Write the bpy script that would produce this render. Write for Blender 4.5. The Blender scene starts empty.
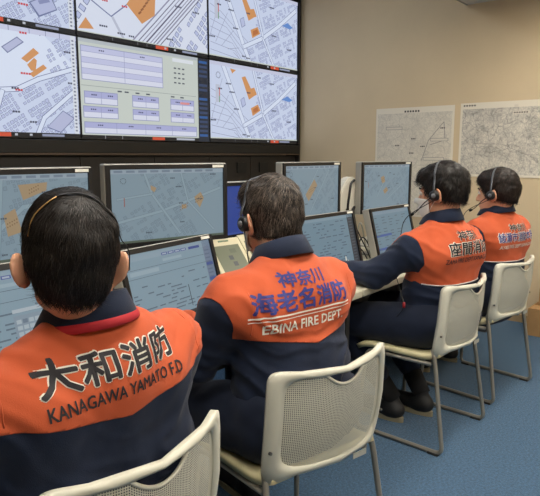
import bpy, bmesh, math, random
import numpy as np
from mathutils import Vector, Matrix, Euler
from mathutils.bvhtree import BVHTree

# ------------------------------------------------------------------ camera, world, exposure
scene = bpy.context.scene
COL = scene.collection
CAM_H = 1.31
cd = bpy.data.cameras.new('camera'); cam = bpy.data.objects.new('camera', cd); COL.objects.link(cam)
cd.sensor_fit = 'HORIZONTAL'; cd.sensor_width = 36.0; cd.lens = 586.0 / 540.0 * 36.0
cd.clip_start = 0.02
cam.location = (0, 0, CAM_H)
cam.rotation_euler = (math.radians(90 - 9.0), 0, math.radians(39.3 - 90))
scene.camera = cam

world = bpy.data.worlds.new('world'); scene.world = world; world.use_nodes = True
world.node_tree.nodes['Background'].inputs[0].default_value = (0.9, 0.92, 1.0, 1)
world.node_tree.nodes['Background'].inputs[1].default_value = 0.05
scene.view_settings.view_transform = 'Standard'
scene.view_settings.look = 'None'
scene.view_settings.exposure = 0.0
scene.view_settings.gamma = 1.0
scene.view_settings.use_curve_mapping = False
LAMP = 20.5          # radiance of the ceiling light diffusers
LAMP_COL = (1.0, 0.93, 0.82)

# ------------------------------------------------------------------ materials
def lin(c):
    return tuple(((v / 255.0) / 12.92 if v / 255.0 <= 0.04045 else ((v / 255.0 + 0.055) / 1.055) ** 2.4) for v in c)
MATS = {}
def mat(name, rgb, rough=0.6, metal=0.0, var=0.0, vscale=8.0, bump=0.0, bscale=120.0, spec=0.5, sheen=0.0, emit=0.0, coat=0.0):
    if name in MATS: return MATS[name]
    m = bpy.data.materials.new(name); m.use_nodes = True; MATS[name] = m
    nt = m.node_tree; b = nt.nodes['Principled BSDF']
    c = lin(rgb)
    b.inputs['Base Color'].default_value = (*c, 1); b.inputs['Roughness'].default_value = rough
    b.inputs['Metallic'].default_value = metal; b.inputs['Specular IOR Level'].default_value = spec
    if sheen: b.inputs['Sheen Weight'].default_value = sheen
    if coat: b.inputs['Coat Weight'].default_value = coat
    if emit:
        b.inputs['Emission Color'].default_value = (*c, 1); b.inputs['Emission Strength'].default_value = emit
    tc = nt.nodes.new('ShaderNodeTexCoord')
    if var:
        n = nt.nodes.new('ShaderNodeTexNoise'); n.inputs['Scale'].default_value = vscale; n.inputs['Detail'].default_value = 6
        nt.links.new(tc.outputs['Object'], n.inputs['Vector'])
        r = nt.nodes.new('ShaderNodeValToRGB')
        r.color_ramp.elements[0].position = 0.3; r.color_ramp.elements[1].position = 0.7
        r.color_ramp.elements[0].color = (*[v * (1 - var) for v in c], 1)
        r.color_ramp.elements[1].color = (*[min(1, v * (1 + var)) for v in c], 1)
        nt.links.new(n.outputs['Fac'], r.inputs['Fac']); nt.links.new(r.outputs['Color'], b.inputs['Base Color'])
    if bump:
        n2 = nt.nodes.new('ShaderNodeTexNoise'); n2.inputs['Scale'].default_value = bscale; n2.inputs['Detail'].default_value = 4
        nt.links.new(tc.outputs['Object'], n2.inputs['Vector'])
        bp = nt.nodes.new('ShaderNodeBump'); bp.inputs['Strength'].default_value = bump; bp.inputs['Distance'].default_value = 0.01
        nt.links.new(n2.outputs['Fac'], bp.inputs['Height']); nt.links.new(bp.outputs['Normal'], b.inputs['Normal'])
    return m
def emat(rgb, k=1.0):
    name = 'lit_%d_%d_%d_%d' % (*rgb, int(k * 100))
    if name in MATS: return MATS[name]
    m = bpy.data.materials.new(name); m.use_nodes = True; MATS[name] = m
    b = m.node_tree.nodes['Principled BSDF']; c = lin(rgb)
    b.inputs['Base Color'].default_value = (0.02, 0.02, 0.02, 1); b.inputs['Roughness'].default_value = 0.35
    b.inputs['Specular IOR Level'].default_value = 0.3
    b.inputs['Emission Color'].default_value = (*c, 1); b.inputs['Emission Strength'].default_value = k
    return m

# ------------------------------------------------------------------ object helpers
def link(name, me, material=None, parent=None, smooth=False):
    o = bpy.data.objects.new(name, me); COL.objects.link(o)
    if material is not None:
        for mm in (material if isinstance(material, (list, tuple)) else [material]): me.materials.append(mm)
    if parent is not None: o.parent = parent
    if smooth: me.polygons.foreach_set('use_smooth', [True] * len(me.polygons))
    return o
def from_bm(name, bm, material=None, parent=None, smooth=False):
    me = bpy.data.meshes.new(name); bm.normal_update(); bm.to_mesh(me); bm.free()
    return link(name, me, material, parent, smooth)
def tag(o, label, cat, group=None, kind=None):
    o['label'] = label; o['category'] = cat
    if group: o['group'] = group
    if kind: o['kind'] = kind
    return o
def thing(name, label, cat, loc=(0, 0, 0), rz=0.0, group=None):
    o = bpy.data.objects.new(name, None); COL.objects.link(o)
    o.empty_display_size = 0.1; o.location = loc; o.rotation_euler = (0, 0, rz)
    return tag(o, label, cat, group)
def add_box(bm, c, s, M=None, bevel=0.0):
    r = bmesh.ops.create_cube(bm, size=1.0)
    vs = r['verts']
    for v in vs: v.co = Vector((c[0] + v.co.x * s[0], c[1] + v.co.y * s[1], c[2] + v.co.z * s[2]))
    if bevel:
        es = list({e for v in vs for e in v.link_edges})
        rr = bmesh.ops.bevel(bm, geom=es, offset=bevel, segments=2, affect='EDGES', profile=0.5)
        vs = list({v for f in rr['faces'] for v in f.verts} | {v for v in vs if v.is_valid})
    if M is not None:
        for v in vs: v.co = M @ v.co
    return vs
def box(name, c, s, material, parent=None, bevel=0.0, M=None):
    bm = bmesh.new(); add_box(bm, c, s, M, bevel)
    return from_bm(name, bm, material, parent)
def struct(o): o['kind'] = 'structure'; return o
def fillet(pts, r=0.03, n=5):
    pts = [Vector(p) for p in pts]; out = [pts[0]]
    for i in range(1, len(pts) - 1):
        a, b, c = pts[i - 1], pts[i], pts[i + 1]
        d1 = (a - b); d2 = (c - b); rr = min(r, d1.length * 0.45, d2.length * 0.45)
        p1 = b + d1.normalized() * rr; p2 = b + d2.normalized() * rr
        for k in range(n + 1):
            t = k / n; out.append(p1 * (1 - t) ** 2 + b * 2 * t * (1 - t) + p2 * t * t)
    out.append(pts[-1]); return out
def smooth_path(pts, n=6):
    P = [Vector(p) for p in pts]; P = [P[0] * 2 - P[1]] + P + [P[-1] * 2 - P[-2]]; out = []
    for i in range(1, len(P) - 2):
        for k in range(n):
            t = k / n
            out.append(0.5 * ((2 * P[i]) + (P[i + 1] - P[i - 1]) * t + (2 * P[i - 1] - 5 * P[i] + 4 * P[i + 1] - P[i + 2]) * t * t + (3 * P[i] - P[i - 1] - 3 * P[i + 1] + P[i + 2]) * t ** 3))
    out.append(P[-2]); return out
def add_tube(bm, pts, r, n=10, flat=None, up=None):
    """tube along pts; r a number or list; flat=(a,b) gives an elliptic section along the frame axes"""
    pts = [Vector(p) for p in pts]; rings = []
    R = r if isinstance(r, (list, tuple)) else [r] * len(pts)
    prev = None
    for i, p in enumerate(pts):
        t = (pts[min(i + 1, len(pts) - 1)] - pts[max(i - 1, 0)]).normalized()
        if prev is None:
            u = Vector(up) if up is not None else (Vector((0, 0, 1)) if abs(t.z) < 0.9 else Vector((1, 0, 0)))
            prev = (u - t * u.dot(t)).normalized()
        else: prev = (prev - t * prev.dot(t)).normalized()
        w = t.cross(prev); a, b = flat if flat else (1, 1)
        rings.append([bm.verts.new(p + (prev * math.cos(2 * math.pi * k / n) * a + w * math.sin(2 * math.pi * k / n) * b) * R[i]) for k in range(n)])
    for A, B in zip(rings, rings[1:]):
        for k in range(n): bm.faces.new((A[k], A[(k + 1) % n], B[(k + 1) % n], B[k]))
    bm.faces.new(rings[0][::-1]); bm.faces.new(rings[-1])
def tube(name, pts, r, material, parent=None, n=10, flat=None, up=None):
    bm = bmesh.new(); add_tube(bm, pts, r, n, flat, up)
    bmesh.ops.recalc_face_normals(bm, faces=bm.faces[:])
    return from_bm(name, bm, material, parent, True)

# ------------------------------------------------------------------ flat printed / displayed images
class Canvas:
    """polygons in unit coordinates laid on a display surface, one thin layer above the other"""
    def __init__(self, k=1.0): self.items = []; self.k = k; self.layer = 0
    def poly(self, pts, rgb, clip=(0, 0, 1, 1)):
        x0, y0, x1, y1 = clip
        P = [tuple(p) for p in pts]
        for ax, lim, sg in ((0, x0, 1), (0, x1, -1), (1, y0, 1), (1, y1, -1)):
            out = []
            for i in range(len(P)):
                a, b = P[i - 1], P[i]; da = (a[ax] - lim) * sg; db = (b[ax] - lim) * sg
                if (da >= 0) != (db >= 0):
                    t = da / (da - db); out.append((a[0] + (b[0] - a[0]) * t, a[1] + (b[1] - a[1]) * t))
                if db >= 0: out.append(b)
            P = out
            if len(P) < 3: return
        self.items.append((P, rgb, self.layer))
    def rect(self, x0, y0, x1, y1, rgb): self.poly([(x0, y0), (x1, y0), (x1, y1), (x0, y1)], rgb)
    def line(self, pts, w, rgb, asp=1.8, clip=(0, 0, 1, 1)):
        for a, b in zip(pts, pts[1:]):
            d = Vector(((b[0] - a[0]) * asp, b[1] - a[1])); L = d.length
            if L < 1e-6: continue
            n = Vector((-d.y, d.x)) / L * w * 0.5
            e = d / L * w * 0.3
            q = [(a[0] + (-e.x + n.x) / asp, a[1] - e.y + n.y), (b[0] + (e.x + n.x) / asp, b[1] + e.y + n.y),
                 (b[0] + (e.x - n.x) / asp, b[1] + e.y - n.y), (a[0] + (-e.x - n.x) / asp, a[1] - e.y - n.y)]
            self.poly(q, rgb, clip)
    def up(self): self.layer += 1
    def build(self, name, W, H, parent, z=0.0, step=0.00025, lit=True):
        bm = bmesh.new(); mats = []; idx = {}
        for P, rgb, L in self.items:
            if rgb not in idx:
                idx[rgb] = len(mats); mats.append(emat(rgb, self.k) if lit else mat('ink_%d_%d_%d' % rgb, rgb, 0.8))
            # display lies in the local xz plane and faces -y
            vs = [bm.verts.new((p[0] * W, -(z + L * step), p[1] * H)) for p in P]
            try: f = bm.faces.new(vs)
            except ValueError: continue
            f.material_index = idx[rgb]
        for f in bm.faces:
            f.normal_update()
            if f.normal.y > 0: f.normal_flip()
        return from_bm(name, bm, mats, parent)
def parcels(cv, rng, ang, cell, rgb_fill, rgb_line, region, keep=0.8, asp=1.8, jitter=0.25, avoid=()):
    """small building plots on a rotated street grid inside the polygon-free region test"""
    ca, sa = math.cos(ang), math.sin(ang)
    n = int(2.2 / cell)
    for i in range(-n, n):
        for j in range(-n, n):
            if i % 7 == 0 or j % 5 == 0 or rng.random() > keep: continue
            x = i * cell; y = j * cell
            w = cell * rng.uniform(0.55, 0.9); h = cell * rng.uniform(0.55, 0.9)
            cx_ = (x * ca - y * sa) / asp; cy_ = x * sa + y * ca
            if not region(cx_, cy_): continue
            if any(ax0 < cx_ < ax1 and ay0 < cy_ < ay1 for ax0, ay0, ax1, ay1 in avoid): continue
            a2 = ang + rng.uniform(-jitter, jitter) * 0.4; c2, s2 = math.cos(a2), math.sin(a2)
            def q(k): return [(cx_ + (a * w * k * c2 - b * h * k * s2) / (2 * asp), cy_ + (a * w * k * s2 + b * h * k * c2) / 2) for a, b in ((-1, -1), (1, -1), (1, 1), (-1, 1))]
            L = cv.layer
            cv.poly(q(1.0), rgb_line); cv.layer = L + 1
            cv.poly(q(0.78), rgb_fill); cv.layer = L
# ------------------------------------------------------------------ the room
XR = 4.75; YB = 3.66; XL = -2.2; YF = -2.6; SOF = 2.48; CEIL = 3.0; YS = 1.87
carpet = mat('carpet', (68, 99, 128), 0.95, var=0.34, vscale=100, bump=0.6, bscale=420, spec=0.1, sheen=0.15)
wallm = mat('wall_paint', (212, 192, 158), 0.85, var=0.03, vscale=3, bump=0.05, bscale=300, spec=0.2)
ceilm = mat('ceiling_paint', (205, 203, 197), 0.9, bump=0.04, bscale=200, spec=0.2)
def slab(name, x0, x1, y0, y1, z0, z1, m): return struct(box(name, ((x0 + x1) / 2, (y0 + y1) / 2, (z0 + z1) / 2), (x1 - x0, y1 - y0, z1 - z0), m))
slab('floor', XL, XR, YF, YB, -0.1, 0.0, carpet)
slab('wall_right', XR, XR + 0.1, YF, YB, 0, CEIL, wallm)
slab('wall_back', XL, XR, YB, YB + 0.1, 0, CEIL, wallm)
slab('wall_left', XL - 0.1, XL, YF, YB, 0, CEIL, wallm)
slab('wall_front', XL, XR, YF - 0.1, YF, 0, CEIL, wallm)
# the ceiling is lower over the desks and rises in front of the video wall
bm = bmesh.new()
add_box(bm, ((XL + XR) / 2, (YF + YS) / 2, SOF + 0.05), (XR - XL, YS - YF, 0.1))
add_box(bm, ((XL + XR) / 2, YS - 0.05, (SOF + 0.1 + CEIL) / 2), (XR - XL, 0.1, CEIL - SOF - 0.1))
add_box(bm, ((XL + XR) / 2, (YS + YB) / 2, CEIL + 0.05), (XR - XL, YB - YS, 0.1))
struct(from_bm('ceiling', bm, ceilm))
basem = mat('baseboard_vinyl', (176, 150, 112), 0.6)
slab('baseboard_right', XR - 0.008, XR, YF, 3.40, 0.0, 0.06, basem)
slab('trim_1', XL, XR, YS, YS + 0.012, SOF - 0.004, SOF + 0.035, mat('soffit_edge', (150, 146, 138), 0.7))

# recessed ceiling lights over the desks and behind the camera
lampm = bpy.data.materials.new('lamp_diffuser'); lampm.use_nodes = True
_b = lampm.node_tree.nodes['Principled BSDF']; _b.inputs['Emission Color'].default_value = (*LAMP_COL, 1)
_b.inputs['Emission Strength'].default_value = LAMP; _b.inputs['Base Color'].default_value = (0.9, 0.9, 0.9, 1)
framem = mat('lamp_frame', (225, 225, 222), 0.5)
LIGHTS = [('over the pair of desks near the camera', 0.55, 0.75), ('over the chairs in the middle', 2.0, 0.75), ('over the chairs by the map wall', 3.6, 0.75),
          ('behind the row of chairs near the left wall', 0.4, -1.0), ('behind the row of chairs in the middle', 1.9, -1.0), ('behind the row of chairs by the map wall', 3.5, -1.0)]
fillm = lampm.copy(); fillm.name = 'fill_diffuser_dim'; fillm.node_tree.nodes['Principled BSDF'].inputs['Emission Color'].default_value = (0.86, 0.93, 1.0, 1); fillm.node_tree.nodes['Principled BSDF'].inputs['Emission Strength'].default_value = LAMP * 0.45
LIGHTS += [('added as cool fill in the raised ceiling near the map wall', 3.3, 2.7), ('added as cool fill in the raised ceiling before the video wall', 1.4, 2.7)]  # unseen cool fill lights, added to turn the upper wall more neutral
for where, x, y in LIGHTS:
    t = thing('ceiling_light', 'long white recessed ceiling light ' + where, 'ceiling light', (x, y, (SOF if y < YS else CEIL) - 0.03), 0, 'ceiling lights')
    bm = bmesh.new()
    for cx_, cy_, sx, sy in ((0, 0.17, 1.24, 0.02), (0, -0.17, 1.24, 0.02), (0.61, 0, 0.02, 0.32), (-0.61, 0, 0.02, 0.32)):
        add_box(bm, (cx_, cy_, 0.015), (sx, sy, 0.03))
    from_bm('frame', bm, framem, t)
    box('diffuser', (0, 0, 0.018), (1.2, 0.32, 0.02), lampm if y < YS else fillm, t)

# ------------------------------------------------------------------ the video wall
VY = 3.5; SW, SH = 1.205, 0.664; SX0 = 1.08; SZ0 = 1.414
blackm = mat('display_bezel', (14, 14, 15), 0.35)
cabm = mat('cabinet_black', (34, 29, 26), 0.45, var=0.1, vscale=2)
PAL = dict(bg=(208, 219, 244), fill=(190, 199, 232), line=(112, 122, 164), road=(150, 156, 185), white=(222, 232, 252), orange=(214, 152, 98), red=(205, 60, 70), bar=(22, 22, 26))
def taskbar(cv, rng, left=0.0):
    cv.rect(0, 0, 1, 0.045, PAL['bar']); cv.up()
    cv.rect(left, 0.004, left + 0.10, 0.041, (214, 84, 56)); cv.up()
    for u in (0.12, 0.30, 0.37): cv.rect(u + left * 0.2, 0.006, u + left * 0.2 + 0.004, 0.038, (110, 112, 120))
    for u in (0.62, 0.70): cv.rect(u, 0.014, u + 0.015, 0.034, (190, 195, 205))
    cv.rect(0.77, 0.012, 0.90, 0.034, (150, 158, 185))
def labels(cv, rng, n, rgb, box_=(0, 0.06, 1, 0.95)):
    for _ in range(n):
        x = rng.uniform(box_[0], box_[2] - 0.06); y = rng.uniform(box_[1], box_[3])
        for k in range(rng.randint(3, 4)): cv.rect(x + k * 0.014, y, x + k * 0.014 + 0.011, y + 0.018, rgb)
def img_dense(seed, lower):
    rng = random.Random(seed); cv = Canvas(0.85); P = PAL
    cv.rect(0, 0, 1, 1, P['bg']); cv.up()
    lot = [(0.30, 0.40), (0.66, 0.44), (0.78, 0.56), (0.99, 0.70), (0.80, 0.98), (0.55, 0.98), (0.30, 0.80)]
    cv.poly(lot, P['white']); cv.up()
    inlot = lambda x, y: (0.3 < x < 0.83 and 0.42 + max(0, (x - 0.66)) * 0.7 < y < 0.97)
    if not lower: inlot = lambda x, y: False
    parcels(cv, rng, 0.55, 0.042, P['fill'], P['line'], lambda x, y: not inlot(x, y), 0.95); cv.up(); cv.up()
    if not lower:
        cv.poly([(0.79, 0.10), (0.90, 0.20), (0.86, 0.34), (0.74, 0.22)], P['line']); cv.up()
        cv.poly([(0.795, 0.12), (0.893, 0.205), (0.857, 0.325), (0.75, 0.22)], (184, 192, 226)); cv.up()
        cv.poly([(0.80, 0.22), (0.86, 0.26), (0.85, 0.29), (0.79, 0.25)], (140, 148, 190)); cv.up()
    else:
        for a in ([(0.3, 0.40), (0.56, 0.42), (0.65, 0.44), (0.77, 0.55), (0.99, 0.69)], [(0.75, 0.04), (0.79, 0.19), (0.98, 0.47)], [(0.5, 0.05), (0.57, 0.41)]):
            cv.line(a, 0.05, P['line']); cv.up(); cv.line(a, 0.038, P['white']); cv.up()
        for q in ([(0.68, 0.72), (0.75, 0.83), (0.78, 0.79), (0.71, 0.69)], [(0.72, 0.59), (0.80, 0.69), (0.82, 0.66), (0.74, 0.56)], [(0.71, 0.67), (0.75, 0.74), (0.765, 0.72), (0.755, 0.62), (0.73, 0.62)]):
            cv.poly(q, P['orange'])
        cv.up()
        cv.poly([(0.58, 0.80), (0.665, 0.91), (0.70, 0.87), (0.61, 0.75)], P['line']); cv.up()
        cv.poly([(0.587, 0.80), (0.664, 0.90), (0.692, 0.87), (0.612, 0.762)], (186, 192, 224)); cv.up()
        cv.poly([(0.80, 0.10), (0.90, 0.27), (0.97, 0.20), (0.88, 0.05)], P['line']); cv.up()
        cv.poly([(0.806, 0.105), (0.90, 0.262), (0.963, 0.197), (0.88, 0.06)], (186, 192, 224)); cv.up()
        cv.rect(0, 0.955, 1, 1, (206, 210, 236)); cv.up()
        for u in (0.5, 0.62, 0.73, 0.82, 0.9): cv.rect(u, 0.955, u + 0.003, 1, P['line'])
    labels(cv, rng, 9, P['red'] if True else 0); labels(cv, rng, 8, (70, 74, 96)); cv.up()
    cv.rect(0.965, 0.045, 0.993, 1, (222, 228, 238)); cv.up()
    for k in range(26): cv.rect(0.972, 0.07 + k * 0.035, 0.984, 0.085 + k * 0.035, (120, 126, 150))
    cv.up(); taskbar(cv, rng, 0.50 if lower else 0.50); return cv
def img_rail(seed):
    rng = random.Random(seed); cv = Canvas(0.85); P = PAL
    cv.rect(0, 0, 1, 1, (222, 229, 246)); cv.up()
    parcels(cv, rng, 0.98, 0.075, P['fill'], P['line'], lambda x, y: y < (x - 0.62) * 2.1, 0.9); cv.up(); cv.up()
    parcels(cv, rng, 0.98, 0.09, P['fill'], P['line'], lambda x, y: y > (x - 0.2) * 2.0 + 0.45 and x < 0.5, 0.7); cv.up(); cv.up()
    for k, dx in enumerate((-0.10, -0.06, -0.03, 0.0, 0.03, 0.055, 0.08, 0.11)):
        cv.line([(0.45 + dx, 0.0), (0.62 + dx, 0.30), (1.0 + dx, 0.98)], 0.010 if k % 3 else 0.016, (96, 92, 120) if k % 2 else (150, 150, 176))
    cv.up()
    cv.line([(0.10, 0.37), (0.23, 0.25), (0.39, 0.47)], 0.012, P['line']); cv.line([(0.24, 0.24), (0.31, 0.05)], 0.03, (190, 196, 216)); cv.up()
    cv.poly([(0.34, 0.41), (0.43, 0.62), (0.56, 0.58), (0.55, 0.36), (0.45, 0.24)], P['orange'])
    cv.poly([(0.01, 0.07), (0.06, 0.19), (0.11, 0.09)], P['orange']); cv.up()
    for k in range(6):
        x = 0.43 + 0.018 * k; y = 0.33 + 0.04 * k
        cv.poly([(x, y), (x + 0.02, y + 0.03), (x + 0.012, y + 0.045), (x - 0.008, y + 0.015)], (150, 96, 58))
    cv.up(); labels(cv, rng, 6, P['red']); labels(cv, rng, 8, (70, 74, 96)); cv.up()
    cv.rect(0.0, 0.045, 1.0, 0.055, (206, 214, 206)); cv.up()
    taskbar(cv, rng, 0.55); return cv
def img_table(seed):
    rng = random.Random(seed); cv = Canvas(0.85); L = (150, 156, 196)
    cv.rect(0, 0, 1, 1, (204, 212, 206)); cv.up()
    cv.rect(0.0, 0.965, 0.9, 1.0, (186, 194, 200)); cv.up()
    def table(x0, y0, x1, y1, rows, cols, head=(176, 180, 222)):
        cv.rect(x0 - 0.003, y0 - 0.005, x1 + 0.003, y1 + 0.005, L); cv.up()
        for r in range(rows):
            for c in range(cols):
                a = x0 + (x1 - x0) * c / cols; b = x0 + (x1 - x0) * (c + 1) / cols
                t = y1 - (y1 - y0) * r / rows; s = y1 - (y1 - y0) * (r + 1) / rows
                cv.rect(a + 0.0015, s + 0.002, b - 0.0015, t - 0.002, head if r % 2 == 0 else (222, 226, 244))
        cv.up()
        for c in range(cols):
            a = x0 + (x1 - x0) * (c + 0.4) / cols
            for k in range(3): cv.rect(a + k * 0.013, y1 - (y1 - y0) / rows * 0.62, a + k * 0.013 + 0.009, y1 - (y1 - y0) / rows * 0.38, (70, 74, 110))
        cv.up()
    table(0.02, 0.60, 0.60, 0.93, 6, 2, (198, 202, 234))
    table(0.03, 0.36, 0.25, 0.48, 2, 2); table(0.02, 0.22, 0.25, 0.33, 2, 2)
    table(0.36, 0.36, 0.56, 0.48, 2, 2); table(0.36, 0.22, 0.56, 0.33, 2, 2)
    table(0.66, 0.36, 0.86, 0.48, 2, 2); table(0.66, 0.22, 0.86, 0.33, 2, 2)
    table(0.02, 0.06, 0.88, 0.17, 2, 4)
    cv.rect(0.68, 0.91, 0.86, 0.95, (226, 232, 240)); cv.rect(0.74, 0.43, 0.82, 0.455, (226, 150, 150)); cv.up()
    cv.rect(0.01, 0.535, 0.88, 0.54, (150, 158, 160)); cv.up()
    for k in range(4):
        for j in range(3): cv.rect(0.69 + 0.035 * j, 0.83 - k * 0.055, 0.71 + 0.035 * j, 0.845 - k * 0.055, (80, 86, 100))
    for u in (0.25, 0.30, 0.38, 0.46, 0.66, 0.74): cv.rect(u, 0.50, u + 0.03, 0.515, (80, 86, 100))
    cv.up()
    cv.rect(0.90, 0.0, 1.0, 1.0, (38, 44, 58)); cv.up()
    for k in range(17):
        if k in (9, 12): continue
        cv.rect(0.91, 0.06 + k * 0.055, 0.985, 0.09 + k * 0.055, (58, 74, 108) if k % 4 else (52, 96, 160))
    cv.up(); cv.rect(0, 0, 0.9, 0.04, PAL['bar']); cv.up()
    cv.rect(0.5, 0.004, 0.6, 0.036, (214, 84, 56))
    for u in (0.15, 0.27): cv.rect(u, 0.003, u + 0.005, 0.038, (150, 152, 160))
    cv.rect(0.70, 0.01, 0.86, 0.032, (190, 196, 210)); return cv
def img_fields(seed, lower):
    rng = random.Random(seed); cv = Canvas(0.85); P = PAL; d = 0.0
    cv.rect(0, 0, 1, 1, P['bg']); cv.up()
    def side(x, y):  # right of the main road
        return x > 0.17 + (0.93 - y) * 0.28
    parcels(cv, rng, 0.42, 0.042, P['fill'], P['line'], lambda x, y: side(x, y) and (x > 0.5 or y < 0.3) and abs((y - 0.23) - (x - 0.36) * 0.95) > 0.05, 0.8); cv.up(); cv.up()
    for k in range(9):
        cv.line([(0.02, 0.66 - k * 0.09), (0.12 + 0.03 * k, 0.60 - k * 0.09), (0.40, 0.30 - k * 0.09)], 0.006, P['road'])
    for k in range(5): cv.line([(0.01 + k * 0.06, 0.25 - k * 0.03), (0.13 + k * 0.06, 0.80 - k * 0.2)], 0.006, P['road'])
    cv.up()
    for a, w in (([(0.13, 1.0), (0.36, 0.23), (0.44, 0.0)], 0.06), ([(0.36, 0.23), (0.57, 0.39), (0.76, 0.60), (0.97, 0.87)], 0.05), ([(0.46, 0.95), (0.57, 0.42)], 0.03), ([(0.57, 0.39), (0.7, 0.05)], 0.028)):
        cv.line(a, w + 0.012, P['line']); cv.up(); cv.line(a, w, P['white']); cv.up()
    cv.poly([(0.33, 0.85), (0.37, 0.87), (0.47, 0.63), (0.41, 0.57)], P['orange']); cv.poly([(0.43, 0.72), (0.47, 0.74), (0.50, 0.65), (0.44, 0.61)], P['orange'])
    cv.poly([(0.43, 0.46), (0.51, 0.52), (0.54, 0.44), (0.45, 0.36)], P['orange']); cv.poly([(0.21, 0.94), (0.27, 0.93), (0.23, 0.88)], P['orange'])
    cv.poly([(0.80, 0.62), (0.87, 0.68), (0.94, 0.63), (0.90, 0.60)], (104, 146, 214)); cv.up()
    cv.poly([(0.455, 0.45), (0.505, 0.49), (0.52, 0.44), (0.46, 0.39)], (188, 116, 70)); cv.up()
    cv.poly([(0.315, 0.56), (0.355, 0.60), (0.375, 0.50), (0.335, 0.46)], P['line']); cv.up(); cv.poly([(0.32, 0.56), (0.353, 0.59), (0.37, 0.505), (0.338, 0.47)], P['fill']); cv.up()
    for t in range(12):
        a = t / 12 * 6.283; cv.rect(0.084 + 0.02 * math.cos(a), 0.83 + 0.036 * math.sin(a), 0.090 + 0.02 * math.cos(a), 0.842 + 0.036 * math.sin(a), (90, 96, 120))
    cv.rect(0.06, 0.50, 0.10, 0.72, (196, 202, 220)); cv.up(); cv.rect(0.095, 0.58, 0.102, 0.68, (206, 84, 70)); cv.rect(0.095, 0.50, 0.102, 0.58, (96, 150, 96))
    labels(cv, rng, 12, (70, 74, 96)); cv.up()
    cv.rect(0, 0.955, 1, 1, (204, 208, 232)); cv.up(); cv.rect(0, 0.045, 1, 0.06, (206, 214, 206)); cv.up()
    taskbar(cv, rng, 0.66); return cv
WALLSCREENS = [
    (0, 0, img_dense(3, True), 'wall display with a street map and an orange comb-shaped building, bottom left of video wall'),
    (0, 1, img_dense(8, False), 'wall display with a dense street map, top left of video wall'),
    (1, 0, img_table(5), 'wall display with pale lavender data tables and a dark menu column'),
    (1, 1, img_rail(6), 'wall display with diagonal railway lines and a large orange building'),
    (2, 0, img_fields(9, True), 'wall display with field map and orange buildings, lower one by the beige wall'),
    (2, 1, img_fields(9, False), 'wall display with field map and orange buildings, upper one by the beige wall')]
for c, r, cv, lab in WALLSCREENS:
    t = thing('wall_display', lab, 'display', (SX0 + c * SW, VY, SZ0 + r * SH), 0, 'video wall displays')
    bm = bmesh.new(); g = 0.0015; b = 0.0045
    add_box(bm, (SW / 2, 0.05, SH / 2), (SW - 2 * g, 0.09, SH - 2 * g))
    for (cx_, cz_, sx, sz) in ((SW / 2, b / 2 + g, SW - 2 * g, b), (SW / 2, SH - b / 2 - g, SW - 2 * g, b), (b / 2 + g, SH / 2, b, SH - 2 * g - 2 * b), (SW - b / 2 - g, SH / 2, b, SH - 2 * g - 2 * b)):
        add_box(bm, (cx_, 0.0, cz_), (sx, 0.012, sz))
    from_bm('bezel', bm, blackm, t)
    o = cv.build('display_image', SW - 2 * (g + b), SH - 2 * (g + b), t, 0.0)
    o.location = (g + b, 0.0035, g + b)
# cabinet that carries the displays: side post, lower fascia and doors
VX1 = SX0 + 3 * SW
t = thing('video_wall_cabinet', 'black cabinet under the video wall with flat door panels', 'cabinet', (0, 0, 0))
box('side_post', (VX1 + 0.012, VY + 0.06, 1.40), (0.022, 0.16, 2.78), cabm, t)
box('bottom_rail', ((VX1 - 0.4) / 2, VY + 0.05, SZ0 - 0.047), (VX1 + 0.4, 0.14, 0.085), blackm, t, 0.003)
box('highlight_strip', ((VX1 - 0.4) / 2, VY + 0.03, SZ0 - 0.096), (VX1 + 0.4, 0.12, 0.010), mat('cabinet_highlight', (92, 74, 58), 0.4), t)  # thin tan strip: the highlight along the joint is put into its colour
xs = [-0.4, 0.30, 0.94, 1.58, 2.28, 2.92, 3.50, 4.02, VX1]
for a, b in zip(xs, xs[1:]):
    box('door', ((a + b) / 2, VY + 0.035, 1.035), (b - a - 0.006, 0.03, 0.53), cabm, t, 0.002)
    box('door', ((a + b) / 2, VY + 0.035, 0.42), (b - a - 0.006, 0.03, 0.68), cabm, t, 0.002)
box('carcass', ((VX1 - 0.4) / 2, VY + 0.10, 0.66), (VX1 + 0.4, 0.09, 1.30), blackm, t)
for x in (3.66, 3.90, 4.2):
    g_ = box('vent', (x, VY + 0.016, 1.20), (0.12, 0.01, 0.09), blackm, t)

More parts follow.
